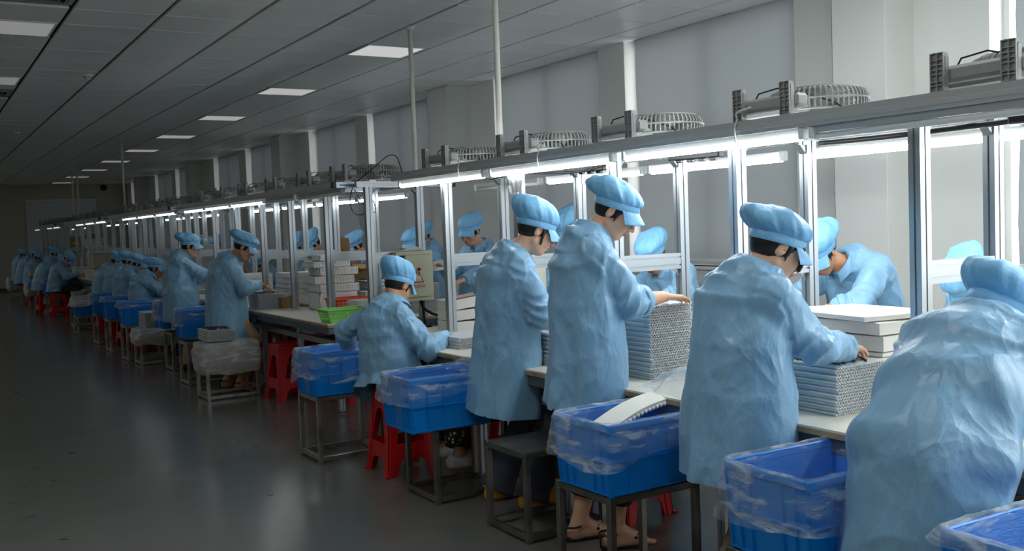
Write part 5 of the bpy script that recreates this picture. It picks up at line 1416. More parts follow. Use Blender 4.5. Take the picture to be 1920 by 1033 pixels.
    # ----------------------------------------------------------- hair
    H = Field(Hc-.17, Hc+.17, .0062)
    H.ell(h((-.014, 0, .026)), (.104*sc, .083*sc, .086*sc), HM, .01); H.ell(h((-.056, 0, -.014)), (.040*sc, .058*sc, .045*sc), HM, .02)
    H.ell(h((.085, 0, -.055)), (.098*sc, .105*sc, .115*sc), HM, .004, 'sub')
    for s_ in (1, -1):
        H.ell(h((-.010, .086*s_, -.008)), (.024*sc, .016*sc, .034*sc), HM, .004, 'sub')
        H.cap(h((.022, .070*s_, .02)), h((.020, .068*s_, -.04)), .009*sc, .003*sc, .006)
    H.put(Hc-.17, Hc+.17, lambda X, Y, Z: (-((X-Hc[0])*HM[0, 2]+(Y-Hc[1])*HM[1, 2]+(Z-Hc[2])*HM[2, 2])-.050*sc), .001, 'clip')
    for ex in hairset:                     # loose strands: list of (points, radius)
        pl, r = ex
        for a, b in zip(pl[:-1], pl[1:]): H.cap(h(a), h(b), r, r*.85, .003)
    Vh, Qh = H.mesh(); link('hair', np_mesh('hair', Vh, Qh, M_HAIR), t)
    # ----------------------------------------------------------- cap
    cs = dict(tilt=.10, puff=1.0, height=1.0, slump=(-.030, 0, -.010), back=0.0, low=0.0); cs.update(capset or {})
    ct, stt = math.cos(cs['tilt']+.05), math.sin(cs['tilt']+.05)
    CM = HM@np.array([[ct, 0, -stt], [0, 1, 0], [stt, 0, ct]])      # tilted back a little
    c0 = Hc+HM@(V3((-.014, 0, .024+cs['low']))*sc)
    A, Bw = .103*sc, .086*sc; n = 96
    g = [(rs_.uniform(.6, 1), rs_.uniform(0, 6.28)) for _ in range(8)]
    prof = [(1.0, -.006, 0), (1.015, .012, 0), (1.02, .024, .2), (1.07, .026, .6), (1.15, .033, 1.0), (1.23, .044, 1.0), (1.27, .056, .9), (1.26, .069, .8), (1.19, .082, .7), (1.06, .094, .6), (.87, .104, .55), (.62, .111, .5), (.34, .115, .35), (.12, .116, .15), (.0, .116, 0)]
    rows = []
    for i, (r, z, w_) in enumerate(prof):
        row = []
        rr = 1+(r-1)*cs['puff'] if r > 1 else r
        lean = max(0, z-.026)/.08
        for k in range(n):
            a = 2*PI*k/n
            pl = .55*math.sin(14*a+g[0][1]+.8*math.sin(2*a))+.35*math.sin(23*a+g[1][1]); big = g[2][0]*math.sin(2*a+g[2][1])+.8*g[3][0]*math.sin(3*a+g[3][1])+.6*math.sin(5*a+g[4][1])
            rad = rr*(1+.042*w_*pl*(1 if z < .06 else .5)+.050*w_*big*(.5+lean))
            zz = .026+(z-.026)*(1.14*cs['height']+.12) if z > .026 else z
            w2 = w_*min(1, r*1.1)**2; zz += w2*.013*math.sin(2*a+g[5][1])*lean+.009*w2*math.sin(4*a+g[6][1]+r*3)*lean+.006*w2*math.sin(9*a+g[7][1]+r*6)*lean
            p = V3((A*rad*math.cos(a)+cs['slump'][0]*lean*2, Bw*rad*math.sin(a)+cs['slump'][1]*lean*2, zz+cs['slump'][2]*lean-cs['back']*lean*max(0, -math.cos(a))))
            row.append(c0+CM@(p*1.0))
        rows.append(row)
    cp = lathe_grid(rows).build('cap', M_CAP, t, True)
    bd = []
    for (r, z) in ((1.012, -.008), (1.03, -.006), (1.034, .008), (1.030, .024), (1.012, .027)):
        bd.append([c0+CM@V3((A*r*math.cos(2*PI*k/n), Bw*r*math.sin(2*PI*k/n), z)) for k in range(n)])
    lathe_grid(bd).build('cap_band', M_CAP, cp, True)
    vr = []
    for q in range(7):
        u = q/6; row = []
        for k in range(21):
            a = (k/20-.5)*2*1.12; ext = .044*sc*u*math.cos(a*.72)
            row.append(c0+CM@V3(((A+.002)*math.cos(a)+ext, (Bw+.002)*math.sin(a)*(1+.10*u), -.002-.040*u**1.2-.022*(math.sin(a)**2)*u)))
        vr.append(row)
    under = [[p-CM@V3((0, 0, .0035)) for p in r] for r in vr][::-1]
    MB().grid(vr+under).build('visor', M_CAP, cp, True)
    # ----------------------------------------------------------- coat
    ctr = np.array([s_[0] for s_ in ST]); allp = [ctr.min(0)-.26, ctr.max(0)+.26]+[a for s_ in arms for a in arms[s_][:3]]
    allp = np.array(allp); lo, hi = allp.min(0)-.08, allp.max(0)+.08; lo[2] = max(hem-.06 if hang is None else ST[0][0][2]-.12, 0.0)
    C = Field(lo, hi, cvox)
    segs = []
    for i in range(len(ST)-1):
        (c1, a1, b1, L1), (c2, a2, b2, L2) = ST[i], ST[i+1]; d = c2-c1; Ln = np.linalg.norm(d); ax_ = d/Ln; lm = nrm(L1+L2); lm = nrm(lm-ax_*(lm@ax_)); fm = np.cross(lm, ax_)
        segs.append((c1, c2, a1, b1, a2, b2, lm, fm, ax_, Ln))
    ph = rs_.uniform(0, 6.28, 6); nf = 7
    def f_seg(i, X, Y, Z):
        c1, c2, a1, b1, a2, b2, lm, fm, ax_, Ln = segs[i]
        x, y, z = X-c1[0], Y-c1[1], Z-c1[2]; w_ = x*ax_[0]+y*ax_[1]+z*ax_[2]; tt = np.clip(w_/Ln, -.25 if i == 0 else 0, 1)
        u = x*lm[0]+y*lm[1]+z*lm[2]; v = x*fm[0]+y*fm[1]+z*fm[2]; a = a1+(a2-a1)*tt; b = b1+(b2-b1)*tt
        fold = 1.0
        if i == 0:
            phi = np.arctan2(v, u); fold = 1+.045*(1-tt)*np.sin(nf*phi+ph[0]+2*tt)+.03*(1-tt)*np.sin(3*phi+ph[1])
        elif i == 1:
            phi = np.arctan2(v, u); fold = 1+.010*np.sin(5*phi+ph[2]+6*tt)
        over = (w_-tt*Ln)/np.where(w_ > tt*Ln, .030 if i == len(segs)-1 else (.05 if i == len(segs)-2 else .10), .10)
        rho = np.sqrt((u/(a*fold))**2+(v/(b*fold))**2+over**2)
        return (rho-1)*np.minimum(a, b)
    def f_torso(X, Y, Z):
        d = f_seg(0, X, Y, Z)
        for i in range(1, len(segs)):
            b_ = f_seg(i, X, Y, Z); k_ = tk; hh = np.maximum(k_-np.abs(d-b_), 0)/k_; d = np.minimum(d, b_)-hh*hh*k_*(.12 if tk < .02 else .25)
        return d
    cs_ = np.array([s_[0] for s_ in ST]); e = segs[0][8]*segs[0][9]*.25
    C.put(np.minimum(cs_.min(0), cs_[0]-e)-.3, np.maximum(cs_.max(0), cs_[0]-e)+.3, f_torso, .0)
    # clip at hem
    hemax = segs[0][8]; hemc = ST[0][0]
    C.put(lo, hi, lambda X, Y, Z: -((X-hemc[0])*hemax[0]+(Y-hemc[1])*hemax[1]+(Z-hemc[2])*hemax[2]), 0, 'clip')
    sleeve_ends = {}
    for s_ in arms:
        S, E, W, hdir, pn, curl = arms[s_]; f = sleeves[0 if s_ > 0 else 1]
        ins = chest+(S-sh0)*.30
        C.cap(ins, S, .056, .064, .05); C.cap(S, E, .068, .064, .045)
        We = E+(W-E)*f; u = nrm(W-E)
        re = .066+(.048-.066)*f
        def sl(X, Y, Z, E=E, We=We, re=re, u=u):
            d = f_cap(X, Y, Z, E, We+u*.06, .066, re); return np.maximum(d, (X-We[0])*u[0]+(Y-We[1])*u[1]+(Z-We[2])*u[2])
        C.put(np.minimum(E, We)-.09, np.maximum(E, We)+.09, sl, .025)
        if f < .75:                      # rolled cuff
            C.cap(We-u*.045, We-u*.012, .068, .066, .008)
        sleeve_ends[s_] = (We, u, re)
    # neck opening
    C.cap(N+axis*.0, h((-.02, 0, -.05)), .050, .056, .012, 'sub')
    Vc, Qc = C.mesh()
    # parameters for stripes and folds
    best = np.full(len(Vc), 9.); su = np.zeros(len(Vc)); tz = np.zeros(len(Vc)); isarm = np.zeros(len(Vc), bool); sarm = np.zeros(len(Vc)); phs = np.zeros(len(Vc))
    for i in range(len(segs)):
        d = f_seg(i, Vc[:, 0], Vc[:, 1], Vc[:, 2]); m_ = d < best; best[m_] = d[m_]
        c1, c2, a1, b1, a2, b2, lm, fm, ax_, Ln = segs[i]; q = Vc-c1; phi = np.arctan2(q@fm, q@lm); su[m_] = (phi*.165)[m_]; phs[m_] = phi[m_]; tz[m_] = (i+np.clip(q@ax_/Ln, 0, 1))[m_]
    for s_ in arms:
        S, E, W = arms[s_][:3]; We = sleeve_ends[s_][0]
        for a, b, ra, rb, s0 in ((S, E, .068, .064, 0), (E, We, .066, sleeve_ends[s_][2], l1)):
            d = f_cap(Vc[:, 0], Vc[:, 1], Vc[:, 2], a, b, ra, rb); m_ = d < best-.012; best[m_] = d[m_]
            ax_ = nrm(b-a); e1 = nrm(np.cross(ax_, V3((.3, .2, 1)))); e2 = np.cross(ax_, e1); q = Vc-a; phi = np.arctan2(q@e2, q@e1)
            su[m_] = (phi*.07)[m_]; phs[m_] = phi[m_]; isarm[m_] = True; sarm[m_] = (s0+q@ax_)[m_]
    nv = vnormals(Vc, Qc)
    # folds
    X, Y, Z = Vc.T; r1 = rs_.uniform(0, 6.28, 12)
    def ridge(a): return 1-2*np.abs(np.sin(a))
    wx = .05*np.sin(9*Z+r1[0])+.04*np.sin(13*X-7*Y+r1[1])
    tor = ~isarm
    def crease(a, w=1.6):                          # narrow raised creases
        return (1-np.abs(np.sin(a)))**w
    disp = tor*.010*np.clip((2.9-tz)/2.2, 0, 1)*np.sin(6*phs+1.2*np.sin(4*Z+r1[6])+r1[5])*(.55+.45*np.sin(2*phs+r1[0]))
    env = np.clip(np.sin(4.1*X+3.7*Y+5.2*Z+r1[4])*1.3+.4, 0, 1)
    disp += tor*.010*env*crease(6.5*(Z*.55+(X+Y)*.75+1.6*wx)+r1[2])
    env2 = np.clip(np.sin(-3.6*X+4.4*Y+4.6*Z+r1[3])*1.3+.3, 0, 1)
    disp += tor*.010*env2*crease(7.5*(Z*.45-(X-Y)*.9+1.7*wx)+r1[7])
    env3 = np.clip(np.sin(7.0*X-6.4*Y+7.6*Z+r1[8])*1.2, 0, 1)
    disp += .0045*env3*crease(19*(Z*.4+X*.7-Y*.5+2*wx)+r1[9])
    for s_ in arms:                                # pulls radiating from the armholes
        q = Vc-arms[s_][0]; rr_ = np.linalg.norm(q, axis=1)
        disp += .012*np.exp(-((rr_-.16)/.075)**2)*crease(3.2*np.arctan2(q[:, 2], q@fs)+5*rr_+r1[10])
    el = np.exp(-((sarm-l1*.95)/.08)**2)+.5*np.exp(-((sarm-.03)/.06)**2)
    disp += isarm*.016*el*(crease(sarm*48+1.8*np.sin(phs+r1[8])+1.1*np.sin(phs*2+r1[9]), 1.2)-.3)
    disp += isarm*.005*np.sin(sarm*20+2.5*np.sin(phs+r1[10])+r1[11])
    if cvox < .016: Vc = Vc+nv*disp[:, None]
    # open the hem: snap the lowest ring to the hem plane, then drop the closing faces
    hh_ = (Vc-hemc)@hemax; sn = hh_ < cvox*1.15; Vc[sn] -= hemax*hh_[sn][:, None]
    fc = Vc[Qc].mean(1); fn = np.cross(Vc[Qc[:, 2]]-Vc[Qc[:, 0]], Vc[Qc[:, 3]]-Vc[Qc[:, 1]]); fn /= np.linalg.norm(fn, axis=1)[:, None]+1e-12
    keep = ~(sn[Qc].all(1) | ((((fc-hemc)@hemax) < .03) & ((fn@hemax) < -.5)))
    Vc, Qc, used = compact(Vc, Qc, keep); su = su[used]
    ct_ = link('coat', np_mesh('coat', Vc, Qc, M_COAT, {'su': ('FLOAT', su)}), t)
    # collar
    nb = N+axis*.010; nax = nrm(h((-.02, 0, -.05))-nb); nb = nb+(nax-axis*(nax@axis))*.012; nax = nrm(nax*.2+axis*.8); le = nrm(ls-nax*(ls@nax)); fe = np.cross(le, nax)
    cr = []
    for (r, z) in ((.066, -.03), (.060, .008), (.061, .017), (.067, .016), (.080, -.008), (.091, -.026)):
        row = []
        for k in range(33):
            a = .42+(2*PI-.84)*k/32; fl = 1+.10*math.exp(-((k/32-.5)/.5)**2*6); fr_ = abs(k/16-1)**3
            row.append(nb+(fe*math.cos(a)+le*math.sin(a)*1.02)*r*(1+.14*fr_)+nax*(z-.035*fr_)+fe*.02*fr_)
        cr.append(row)
    MB().grid(cr).build('collar', M_COAT, ct_, True)
    for s_ in arms:
        We, u, re = sleeve_ends[s_]; f = sleeves[0 if s_ > 0 else 1]
        e1 = nrm(np.cross(u, V3((.3, .2, 1)))); e2 = np.cross(u, e1); R = .068 if f < .75 else re+.002
        prof_ = ((R*.80, -.03), (R*1.0, -.034), (R*1.05, -.02), (R*1.04, .002), (R*.97, .006), (R*.84, -.002)) if f < .75 else ((R*.9, -.03), (R*1.02, -.03), (R*1.03, .0), (R*.96, .004), (R*.8, -.004))
        MB().grid([[We+u*z+(e1*math.cos(2*PI*k/24)+e2*math.sin(2*PI*k/24))*r*(1+.03*math.sin(5*2*PI*k/24+z*90)) for k in range(24)] for r, z in prof_], True).build('cuff', M_COAT, ct_, True)
    # ----------------------------------------------------------- trousers and shoes
    pm = {'grey': M_GREYT, 'jean': M_JEAN, 'black': M_BLKT, 'khaki': M_KHAKI, 'beige': M_BEIGET, 'floral': M_FLORAL}[pants]
    pl = {'jean': (.098, .088, .098, .02), 'khaki': (.098, .088, .085, .02), 'black': (.090, .072, .070, .30), 'beige': (.09, .07, .065, .12), 'grey': (.09, .07, .062, .08), 'floral': (.10, .09, .10, .10)}[pants]
    lp = np.array([a for s_ in legs for a in legs[s_][:3]]+[P]); G = Field(lp.min(0)-.15, lp.max(0)+.15, max(.011, cvox))
    G.cap(P+lt*.05, P-lt*.05, .10, .10, .04)
    for s_ in legs:
        hip, kn, ank, fd = legs[s_]; end = kn+(ank-kn)*(1-pl[3]) if pl[3] < 1 else ank; en = nrm(ank-kn)
        end = end+en*(.045 if pl[3] < .05 else 0)
        G.cap(hip, kn, pl[0], pl[1], .03)
        def lg(X, Y, Z, kn=kn, end=end, en=en): return np.maximum(f_cap(X, Y, Z, kn, end+en*.1, pl[1], pl[2]), (X-end[0])*en[0]+(Y-end[1])*en[1]+(Z-end[2])*en[2])
        G.put(np.minimum(kn, end)-.12, np.maximum(kn, end)+.12, lg, .025)
    Vg, Qg = G.mesh(); nv = vnormals(Vg, Qg); X, Y, Z = Vg.T
    Vg = Vg+nv*(.004*np.sin(26*Z+4*np.sin(9*X+7*Y)+r1[0])+.003*np.sin(40*Z+12*X+r1[1]))[:, None]
    Vg[:, 2] = np.maximum(Vg[:, 2], .006)
    link('trousers', np_mesh('trousers', Vg, Qg, pm), t)
    for s_ in legs:
        hip, kn, ank, fd = legs[s_]; sd = np.cross(V3((0, 0, 1)), fd); gz = ank[2]-.085
        o = V3((ank[0], ank[1], gz))
        def w3(x, y, z): return o+fd*x+sd*y+V3((0, 0, z))
        if shoes == 'clog':
            K = Field(o-V3((.2, .2, .01)), o+V3((.24, .24, .16)), .007)
            K.cap(w3(-.035, 0, .042), w3(.10, 0, .045), .043, .050, .02); K.cap(w3(.09, 0, .042), w3(.155, .008*s_, .036), .052, .036, .02); K.cap(w3(-.045, 0, .03), w3(.15, 0, .03), .04, .046, .02)
            K.cap(w3(-.02, 0, .10), w3(-.01, 0, .16), .036, .045, .01, 'sub')
            K.put(o-.3, o+.3, lambda X, Y, Z: gz+.004-Z+0*X+0*Y, 0, 'clip')
            a, b = K.mesh(); s0 = link('shoe', np_mesh('clog', a, b, M_CLOG), t)
            hole = MB()
            for hx, hy, hz in ((.10, .030, .078), (.13, .02, .07), (.10, -.03, .078), (.13, -.02, .07)): hole.lathe([(.006, 0), (.006, .004)], w3(hx, hy*.9, hz+.006), 10)
            hole.build('vent_holes', M_WHITEP, s0)
            MB().tube([w3(-.03, -.046, .07), w3(-.075, -.03, .078), w3(-.085, 0, .08), w3(-.075, .03, .078), w3(-.03, .046, .07)], .007, 6).build('heel_strap', M_CLOG, s0, True)
        elif shoes == 'sneaker':
            K = Field(o-V3((.2, .2, .01)), o+V3((.25, .25, .16)), .007)
            K.cap(w3(-.04, 0, .06), w3(.04, 0, .055), .042, .042, .02); K.cap(w3(.03, 0, .055), w3(.165, .0, .034), .044, .030, .02); K.cap(w3(-.045, 0, .035), w3(.15, 0, .03), .038, .042, .02)
            K.cap(w3(-.02, 0, .10), w3(-.01, 0, .18), .033, .04, .008, 'sub'); K.put(o-.3, o+.3, lambda X, Y, Z: gz+.018-Z+0*X+0*Y, 0, 'clip')
            a, b = K.mesh(); s0 = link('shoe', np_mesh('sneaker', a, b, M_SNEAK), t)
            so = [[w3(.06+.125*math.cos(2*PI*k/28)+(.01 if math.cos(2*PI*k/28) > 0 else -.005), .046*math.sin(2*PI*k/28)*(1.05 if math.cos(2*PI*k/28) > 0 else .9), z) for k in range(28)] for z in (.0, .012, .022)]
            mb = MB().grid(so, True); mb.add(so[0], [tuple(range(28))[::-1]]); mb.build('sole', M_SOLE, s0, True)
            for k in range(3):
                MB().box(w3(.03+.024*k, -.046 if s_ < 0 else .046, .047), (.012, .006, .05), Matrix.Rotation(math.atan2(fd[1], fd[0]), 3, 'Z') @ Matrix.Rotation(.45, 3, 'Y')).build('side_stripe', M_WHITEP, s0)
            for k in range(4): MB().tube([w3(.05+.018*k, -.022, .092-.007*k), w3(.055+.018*k, 0, .098-.007*k), w3(.05+.018*k, .022, .092-.007*k)], .0035, 5).build('lace', M_WHITEP, s0, True)
        elif shoes in ('sandal', 'heel'):
            so = [[w3(.055+.13*math.cos(2*PI*k/28), .040*math.sin(2*PI*k/28)*(1.05 if math.cos(2*PI*k/28) > 0 else .85), z) for k in range(28)] for z in (.0, .006, .012)]
            mb = MB().grid(so, True); mb.add(so[0], [tuple(range(28))[::-1]]); mb.add(so[2], [tuple(range(28))]); s0 = mb.build('sandal_sole', M_BLACK, t, True)
            MB().tube([w3(-.035+.045*math.cos(a), .044*math.sin(a), .075) for a in [2*PI*k/20 for k in range(21)]], .005, 6, False).build('ankle_strap', M_BLACK, s0, True)
            MB().tube([w3(-.075, 0, .012), w3(-.077, 0, .045), w3(-.078, 0, .075)], .005, 6).build('heel_strap', M_BLACK, s0, True)
            for k in range(6):
                a = -1+2*k/5; MB().lathe([(.001, -.008), (.008, -.004), (.008, .004), (.001, .008)], w3(.085+.012*(1-a*a), .032*a, .062-.014*a*a), 8).build('bead', M_BLACK, s0)
        else:
            K = Field(o-V3((.2, .2, .01)), o+V3((.25, .25, .14)), .010)
            K.cap(w3(-.04, 0, .05), w3(.04, 0, .05), .042, .042, .02); K.cap(w3(.03, 0, .05), w3(.16, .0, .032), .044, .032, .02); K.put(o-.3, o+.3, lambda X, Y, Z: gz+.004-Z+0*X+0*Y, 0, 'clip')
            a, b = K.mesh(); link('shoe', np_mesh('shoe', a, b, M_BLACK), t)
    for fn_ in extras: fn_(t, h, HM, arms, T, ST)
    return t
# extras
def ex_glasses(t, h, HM, arms, T, ST):
    m = MB()
    for s_ in (1, -1): m.tube([h((.112, s_*.034+.022*math.cos(a), -.004+.017*math.sin(a))) for a in [2*PI*k/20 for k in range(21)]], .0016, 5, False)
    m.tube([h((.113, -.012, 0)), h((.116, 0, .003)), h((.113, .012, 0))], .0016, 5)
    for s_ in (1, -1): m.tube([h((.110, s_*.056, .0)), h((.06, s_*.074, .004)), h((-.01, s_*.082, .008))], .0018, 5)
    m.build('glasses', M_LENS, t, True)
def ex_bracelets(side):
    def f(t, h, HM, arms, T, ST):
        S, E, W = arms[side][:3]; u = nrm(W-E); e1 = nrm(np.cross(u, V3((.3, .2, 1)))); e2 = np.cross(u, e1)
        for o in (.035, .075):
            c = W-u*o; MB().tube([c+(e1*math.cos(a)+e2*math.sin(a))*.034 for a in [2*PI*k/20 for k in range(21)]], .003, 6, False).build('bracelet', M_WHITEP, t, True)
    return f
def ex_shirt(col):
    def f(t, h, HM, arms, T, ST):
        N = ST[-1][0]; c = ST[3][0]; lt = ST[3][3]; ax = nrm(N-c); fw = np.cross(lt, ax)
        b = ST[3][2]; n0 = N
        P = []
        for i in range(7):
            u = i/6; q = n0*(1-u)+c*u; r = .072*(1-u)+(b+.012)*u; hw = .055*(1-u)+.012*u
            P.append([q+fw*r*1.02+lt*hw*k/3-fw*abs(k)*.004 for k in range(-3, 4)])
        MB().grid(P).build('shirt_front', mat('shirt_%d' % int(col[0]*999), col, .8), t, True)
    return f
def ex_lapels(t, h, HM, arms, T, ST):
    N = ST[-1][0]; c = ST[3][0]; lt = ST[3][3]; ax = nrm(N-c); fw = np.cross(lt, ax); b = ST[3][2]
    for s_ in (1, -1):
        P = []
        for i in range(6):
            u = i/5; q = N*(1-u)+c*u; r = .074*(1-u)+(b+.016)*u
            w0 = .045*(1-u)+.010*u; w1 = w0+.06*math.sin(PI*min(1, u+.25))**.8+.005
            P.append([q+fw*(r*1.02-.012*k/3+.006)+lt*s_*(w0+(w1-w0)*k/3) for k in range(4)])
        MB().grid(P).build('lapel', M_COAT, t, True)
def ex_earpiece(side):
    def f(t, h, HM, arms, T, ST): MB().lathe([(.003, -.006), (.008, -.002), (.007, .005), (.002, .008)], h((.004, .089*side, -.006)), 12).build('earbud', M_WHITEP, t, True)
    return f
def pocket(t, h, HM, arms, T, ST): pass
# ------------------------------------------------------------------ the cast
GF, GB = 'workers in blue coats on the aisle side of the benches', 'workers in blue coats on the wall side of the benches'
R_ = math.radians
person('person', 'worker bending low over the near bench at the right edge, striped coat, back turned', GF, (2.36, 1.74),
       (2.40, 1.72, .84), (2.76, 1.75, 1.135), R_(-8), (2.835, 1.795, 1.15), R_(-14), R_(42), hands={1: ((3.06, 1.86, .80), (1, 0, -.2), (0, 0, -1), .5), -1: ((3.02, 1.50, .80), (1, 0, -.3), (0, 0, -1), .5)},
       hem=.40, hang=(2.39, 1.76, .40), hemw=1.08, pants='grey', curve=.03, cvox=.0095, seed=1, wide=1.04, tk=.07, capset=dict(puff=1.15, tilt=.15), skin=1)
person('person', 'worker in the centre right with back turned, khaki trousers, black fringe, sorting clips on trays', GF, (2.56, 2.66),
       (2.57, 2.63, .86), (2.65, 2.63, 1.305), R_(-12), (2.75, 2.605, 1.365), R_(-26), R_(30), hands={1: ((2.98, 2.74, .98), (1, -.2, -.3), (0, 0, -1), .5), -1: ((2.99, 2.50, .985), (1, .3, -.2), (0, 0, -1), .5)},
       poles={-1: (-.2, -.6, -1), 1: (0, .6, -1)}, hem=.535, pants='khaki', cvox=.0095, seed=2, wide=1.06, capset=dict(puff=1.1, tilt=.16, back=.01), hairset=[([(.075, -.035, .04), (.098, -.03, .0), (.10, -.028, -.035)], .010), ([(.07, -.05, .04), (.085, -.05, -.01)], .009)], skin=0, curve=.03, hang=(2.55, 2.63, .535))
person('person', 'tallest standing worker in profile, arm stretched to the tall tray stack, black trousers and sandals', GF, (2.62, 3.62),
       (2.61, 3.63, .93), (2.64, 3.64, 1.465), R_(-14), (2.76, 3.585, 1.53), R_(-48), R_(34), hands={-1: ((2.955, 3.50, 1.135), (1, -.25, -.22), (0, 0, -1), .32), 1: ((2.90, 3.95, 1.0), (1, -.5, -.1), (0, 0, -1), .5)},
       poles={-1: (-.3, -.5, -1), 1: (-.6, 1.6, .0)}, hem=.655, sleeves=(.30, .30), pants='black', shoes='sandal', feet={-1: ((2.70, 3.54, 0), (1, -.25)), 1: ((2.64, 3.75, 0), (1, -.1))}, vox=.0052, cvox=.0095, seed=3, wide=1.0, curve=.025,
       capset=dict(puff=1.02, tilt=.20, back=.012), skin=0, hang=(2.60, 3.65, .655))
person('person', 'standing worker with glasses, dark jeans and yellow clogs', GF, (2.70, 4.46),
       (2.69, 4.47, .86), (2.72, 4.44, 1.38), R_(-8), (2.83, 4.365, 1.45), R_(-18), R_(26), hands={-1: ((2.95, 4.29, .985), (1, .1, -.2), (0, 0, -1), .6), 1: ((2.93, 4.80, .98), (.8, -.6, -.2), (0, 0, -1), .6)},
       poles={-1: (-.2, -.6, -1), 1: (-.5, 1.6, .1)}, hem=.505, sleeves=(.35, .30), pants='jean', shoes='clog', feet={-1: ((2.76, 4.33, 0), (1, -.15)), 1: ((2.70, 4.60, 0), (1, .05))}, cvox=.0095, seed=4, wide=1.04, hemw=1.06,
       capset=dict(puff=1.05, tilt=.12, height=1.25), extras=[ex_glasses], hairset=[([(.02, -.075, .01), (.028, -.07, -.06)], .007)], skin=0, hang=(2.66, 4.50, .505))
person('person', 'seated worker on a red stool, back turned, floral trousers and white sneakers', GF, (2.53, 5.54),
       (2.51, 5.56, .575), (2.555, 5.61, 1.05), R_(4), (2.62, 5.66, 1.13), R_(16), R_(30), hands={-1: ((2.82, 5.44, .80), (1, .5, -.1), (0, 0, -1), .5), 1: ((2.46, 6.10, .66), (-.1, .6, -1), (0, 1, 0), .4)},
       poles={-1: (-.5, -.9, -.6), 1: (-.6, .2, .2)}, hem=.47, hang=(2.46, 5.53, .46), hemw=1.05, seated=True, pants='floral', shoes='sneaker', feet={-1: ((2.84, 5.30, 0), (1, -.1)), 1: ((2.86, 5.62, 0), (1, 0))}, cvox=.0095, seed=5, wide=1.06, curve=.05, capset=dict(puff=.9, tilt=.16, height=1.2), hs=.95, skin=1)
person('person', 'standing worker behind the film-wrapped tray stand, long coat, back turned', GF, (2.56, 9.46),
       (2.56, 9.46, .85), (2.62, 9.38, 1.30), R_(-10), (2.72, 9.30, 1.365), R_(-22), R_(32), hands={-1: ((2.84, 9.34, 1.0), (.5, .8, -.1), (0, 0, -1), .6), 1: ((2.90, 9.54, .98), (.6, -.6, -.2), (0, 0, -1), .6)},
       poles={-1: (-.3, -.9, -.8), 1: (-.3, .9, -.8)}, hem=.50, pants='beige', shoes='heel', cvox=.012, vox=.007, seed=6, wide=1.10, curve=.04, capset=dict(puff=1.3, tilt=.14, height=.9), skin=1, feet={-1: ((2.66, 9.36, 0), (1, 0)), 1: ((2.60, 9.60, 0), (1, 0))})
person('person', 'second standing worker with a long forearm over the trays and a plain visor cap', GF, (2.56, 11.30),
       (2.56, 11.30, .88), (2.60, 11.36, 1.31), R_(-12), (2.70, 11.31, 1.375), R_(-22), R_(14), hands={-1: ((2.98, 11.10, .99), (1, .2, -.1), (0, 0, -1), .4), 1: ((2.98, 11.36, .97), (1, -.2, -.1), (0, 0, -1), .5)},
       poles={-1: (-.3, -.6, -1), 1: (-.3, .6, -1)}, sleeves=(.3, .3), hem=.55, pants='beige', cvox=.012, vox=.007, seed=7, wide=1.10, curve=.03, capset=dict(puff=.95, tilt=.16), skin=0)
def seat(label, x, y, seed, hp=.5, lean=.10, hy=-12, zz=0.0, ex=(), out=None, hz=0.0, **kw):
    hd = R_(kw.pop('hd', -5)); f = V3((math.cos(hd), math.sin(hd), 0))
    Pp = V3((x, y, .575)); Nn = Pp+f*lean+V3((0, 0, .47+zz)); Hh = Nn+f*.085+V3((0, 0, .055+hz))
    hands = {-1: (tuple(Pp+f*.44+V3((f[1]*.12, -.12, .24))), (1, .2, -.3), (0, 0, -1), .6), 1: (tuple(Pp+f*.44+V3((0, .10, .24))), (1, -.2, -.3), (0, 0, -1), .6)}
    if out: hands.update(out)
    d = dict(hem=.50, seated=True, vox=.0075, cvox=.013, seed=seed, wide=1.05, curve=.05, extras=ex, poles={-1: (-.4, -.8, -.7), 1: (-.4, .8, -.7)}); d.update(kw)
    return person('person', label, GF, (x, y), tuple(Pp), tuple(Nn), hd, tuple(Hh), hd+R_(hy), hp, hands=hands, **d)
seat('first of the four seated workers in a row, white earpiece, hands at the trays', 2.55, 13.42, 11, ex=[ex_earpiece(-1)], hp=.25, lean=.11, zz=-.02, hy=-22, curve=.07, wide=1.0, capset=dict(puff=1.1, tilt=.16), skin=2)
seat('second of the four seated workers in a row, dark hair below a wide cap', 2.55, 14.52, 12, hp=.40, lean=.12, zz=.02, hy=-28, curve=.08, wide=1.04, capset=dict(puff=1.3, height=.85))
seat('third of the four seated workers in a row, tucked between neighbours', 2.56, 15.5, 13, hp=.45, lean=.14, zz=.04, hy=-16, curve=.07, wide=1.0, capset=dict(puff=1.25, tilt=.2), skin=1)
seat('last of the four seated workers, head bowed, elbow pointing out into the aisle', 2.60, 16.8, 14, hp=.6, lean=.16, zz=.02, hy=-10, ex=[ex_earpiece(-1)], out={-1: ((2.86, 16.5, .80), (.9, .2, -.4), (0, 0, -1), .5)}, poles={-1: (-1.2, -.7, -.2), 1: (-.4, .8, -.7)}, skin=1)
seat('far worker bent deep with a broad rounded back, seated on a red stool', 2.30, 22.2, 15, hp=1.1, lean=.26, zz=-.06, hz=-.03, curve=.10, wide=1.25, capset=dict(puff=1.2))
seat('far worker leaning sideways with face down beside the broad-backed one', 2.43, 21.2, 16, hp=.9, lean=.18, zz=.0, hd=-18)
seat('far worker behind the broad-backed one, only cap and shoulder showing', 2.52, 22.9, 17, hp=.45, lean=.06, zz=.10)
seat('far worker in profile at the wide blue crate, nearest of the far three', 2.42, 25.7, 18, hp=.4, lean=.12, zz=.0, skin=2)
seat('far worker leaning forward, middle of the far three', 2.30, 26.4, 19, hp=.6, lean=.24, zz=.06, curve=.08)
seat('farthest worker of the row, beside the end wall', 2.42, 28.5, 20, hp=.3, lean=.06, zz=.06, skin=2)
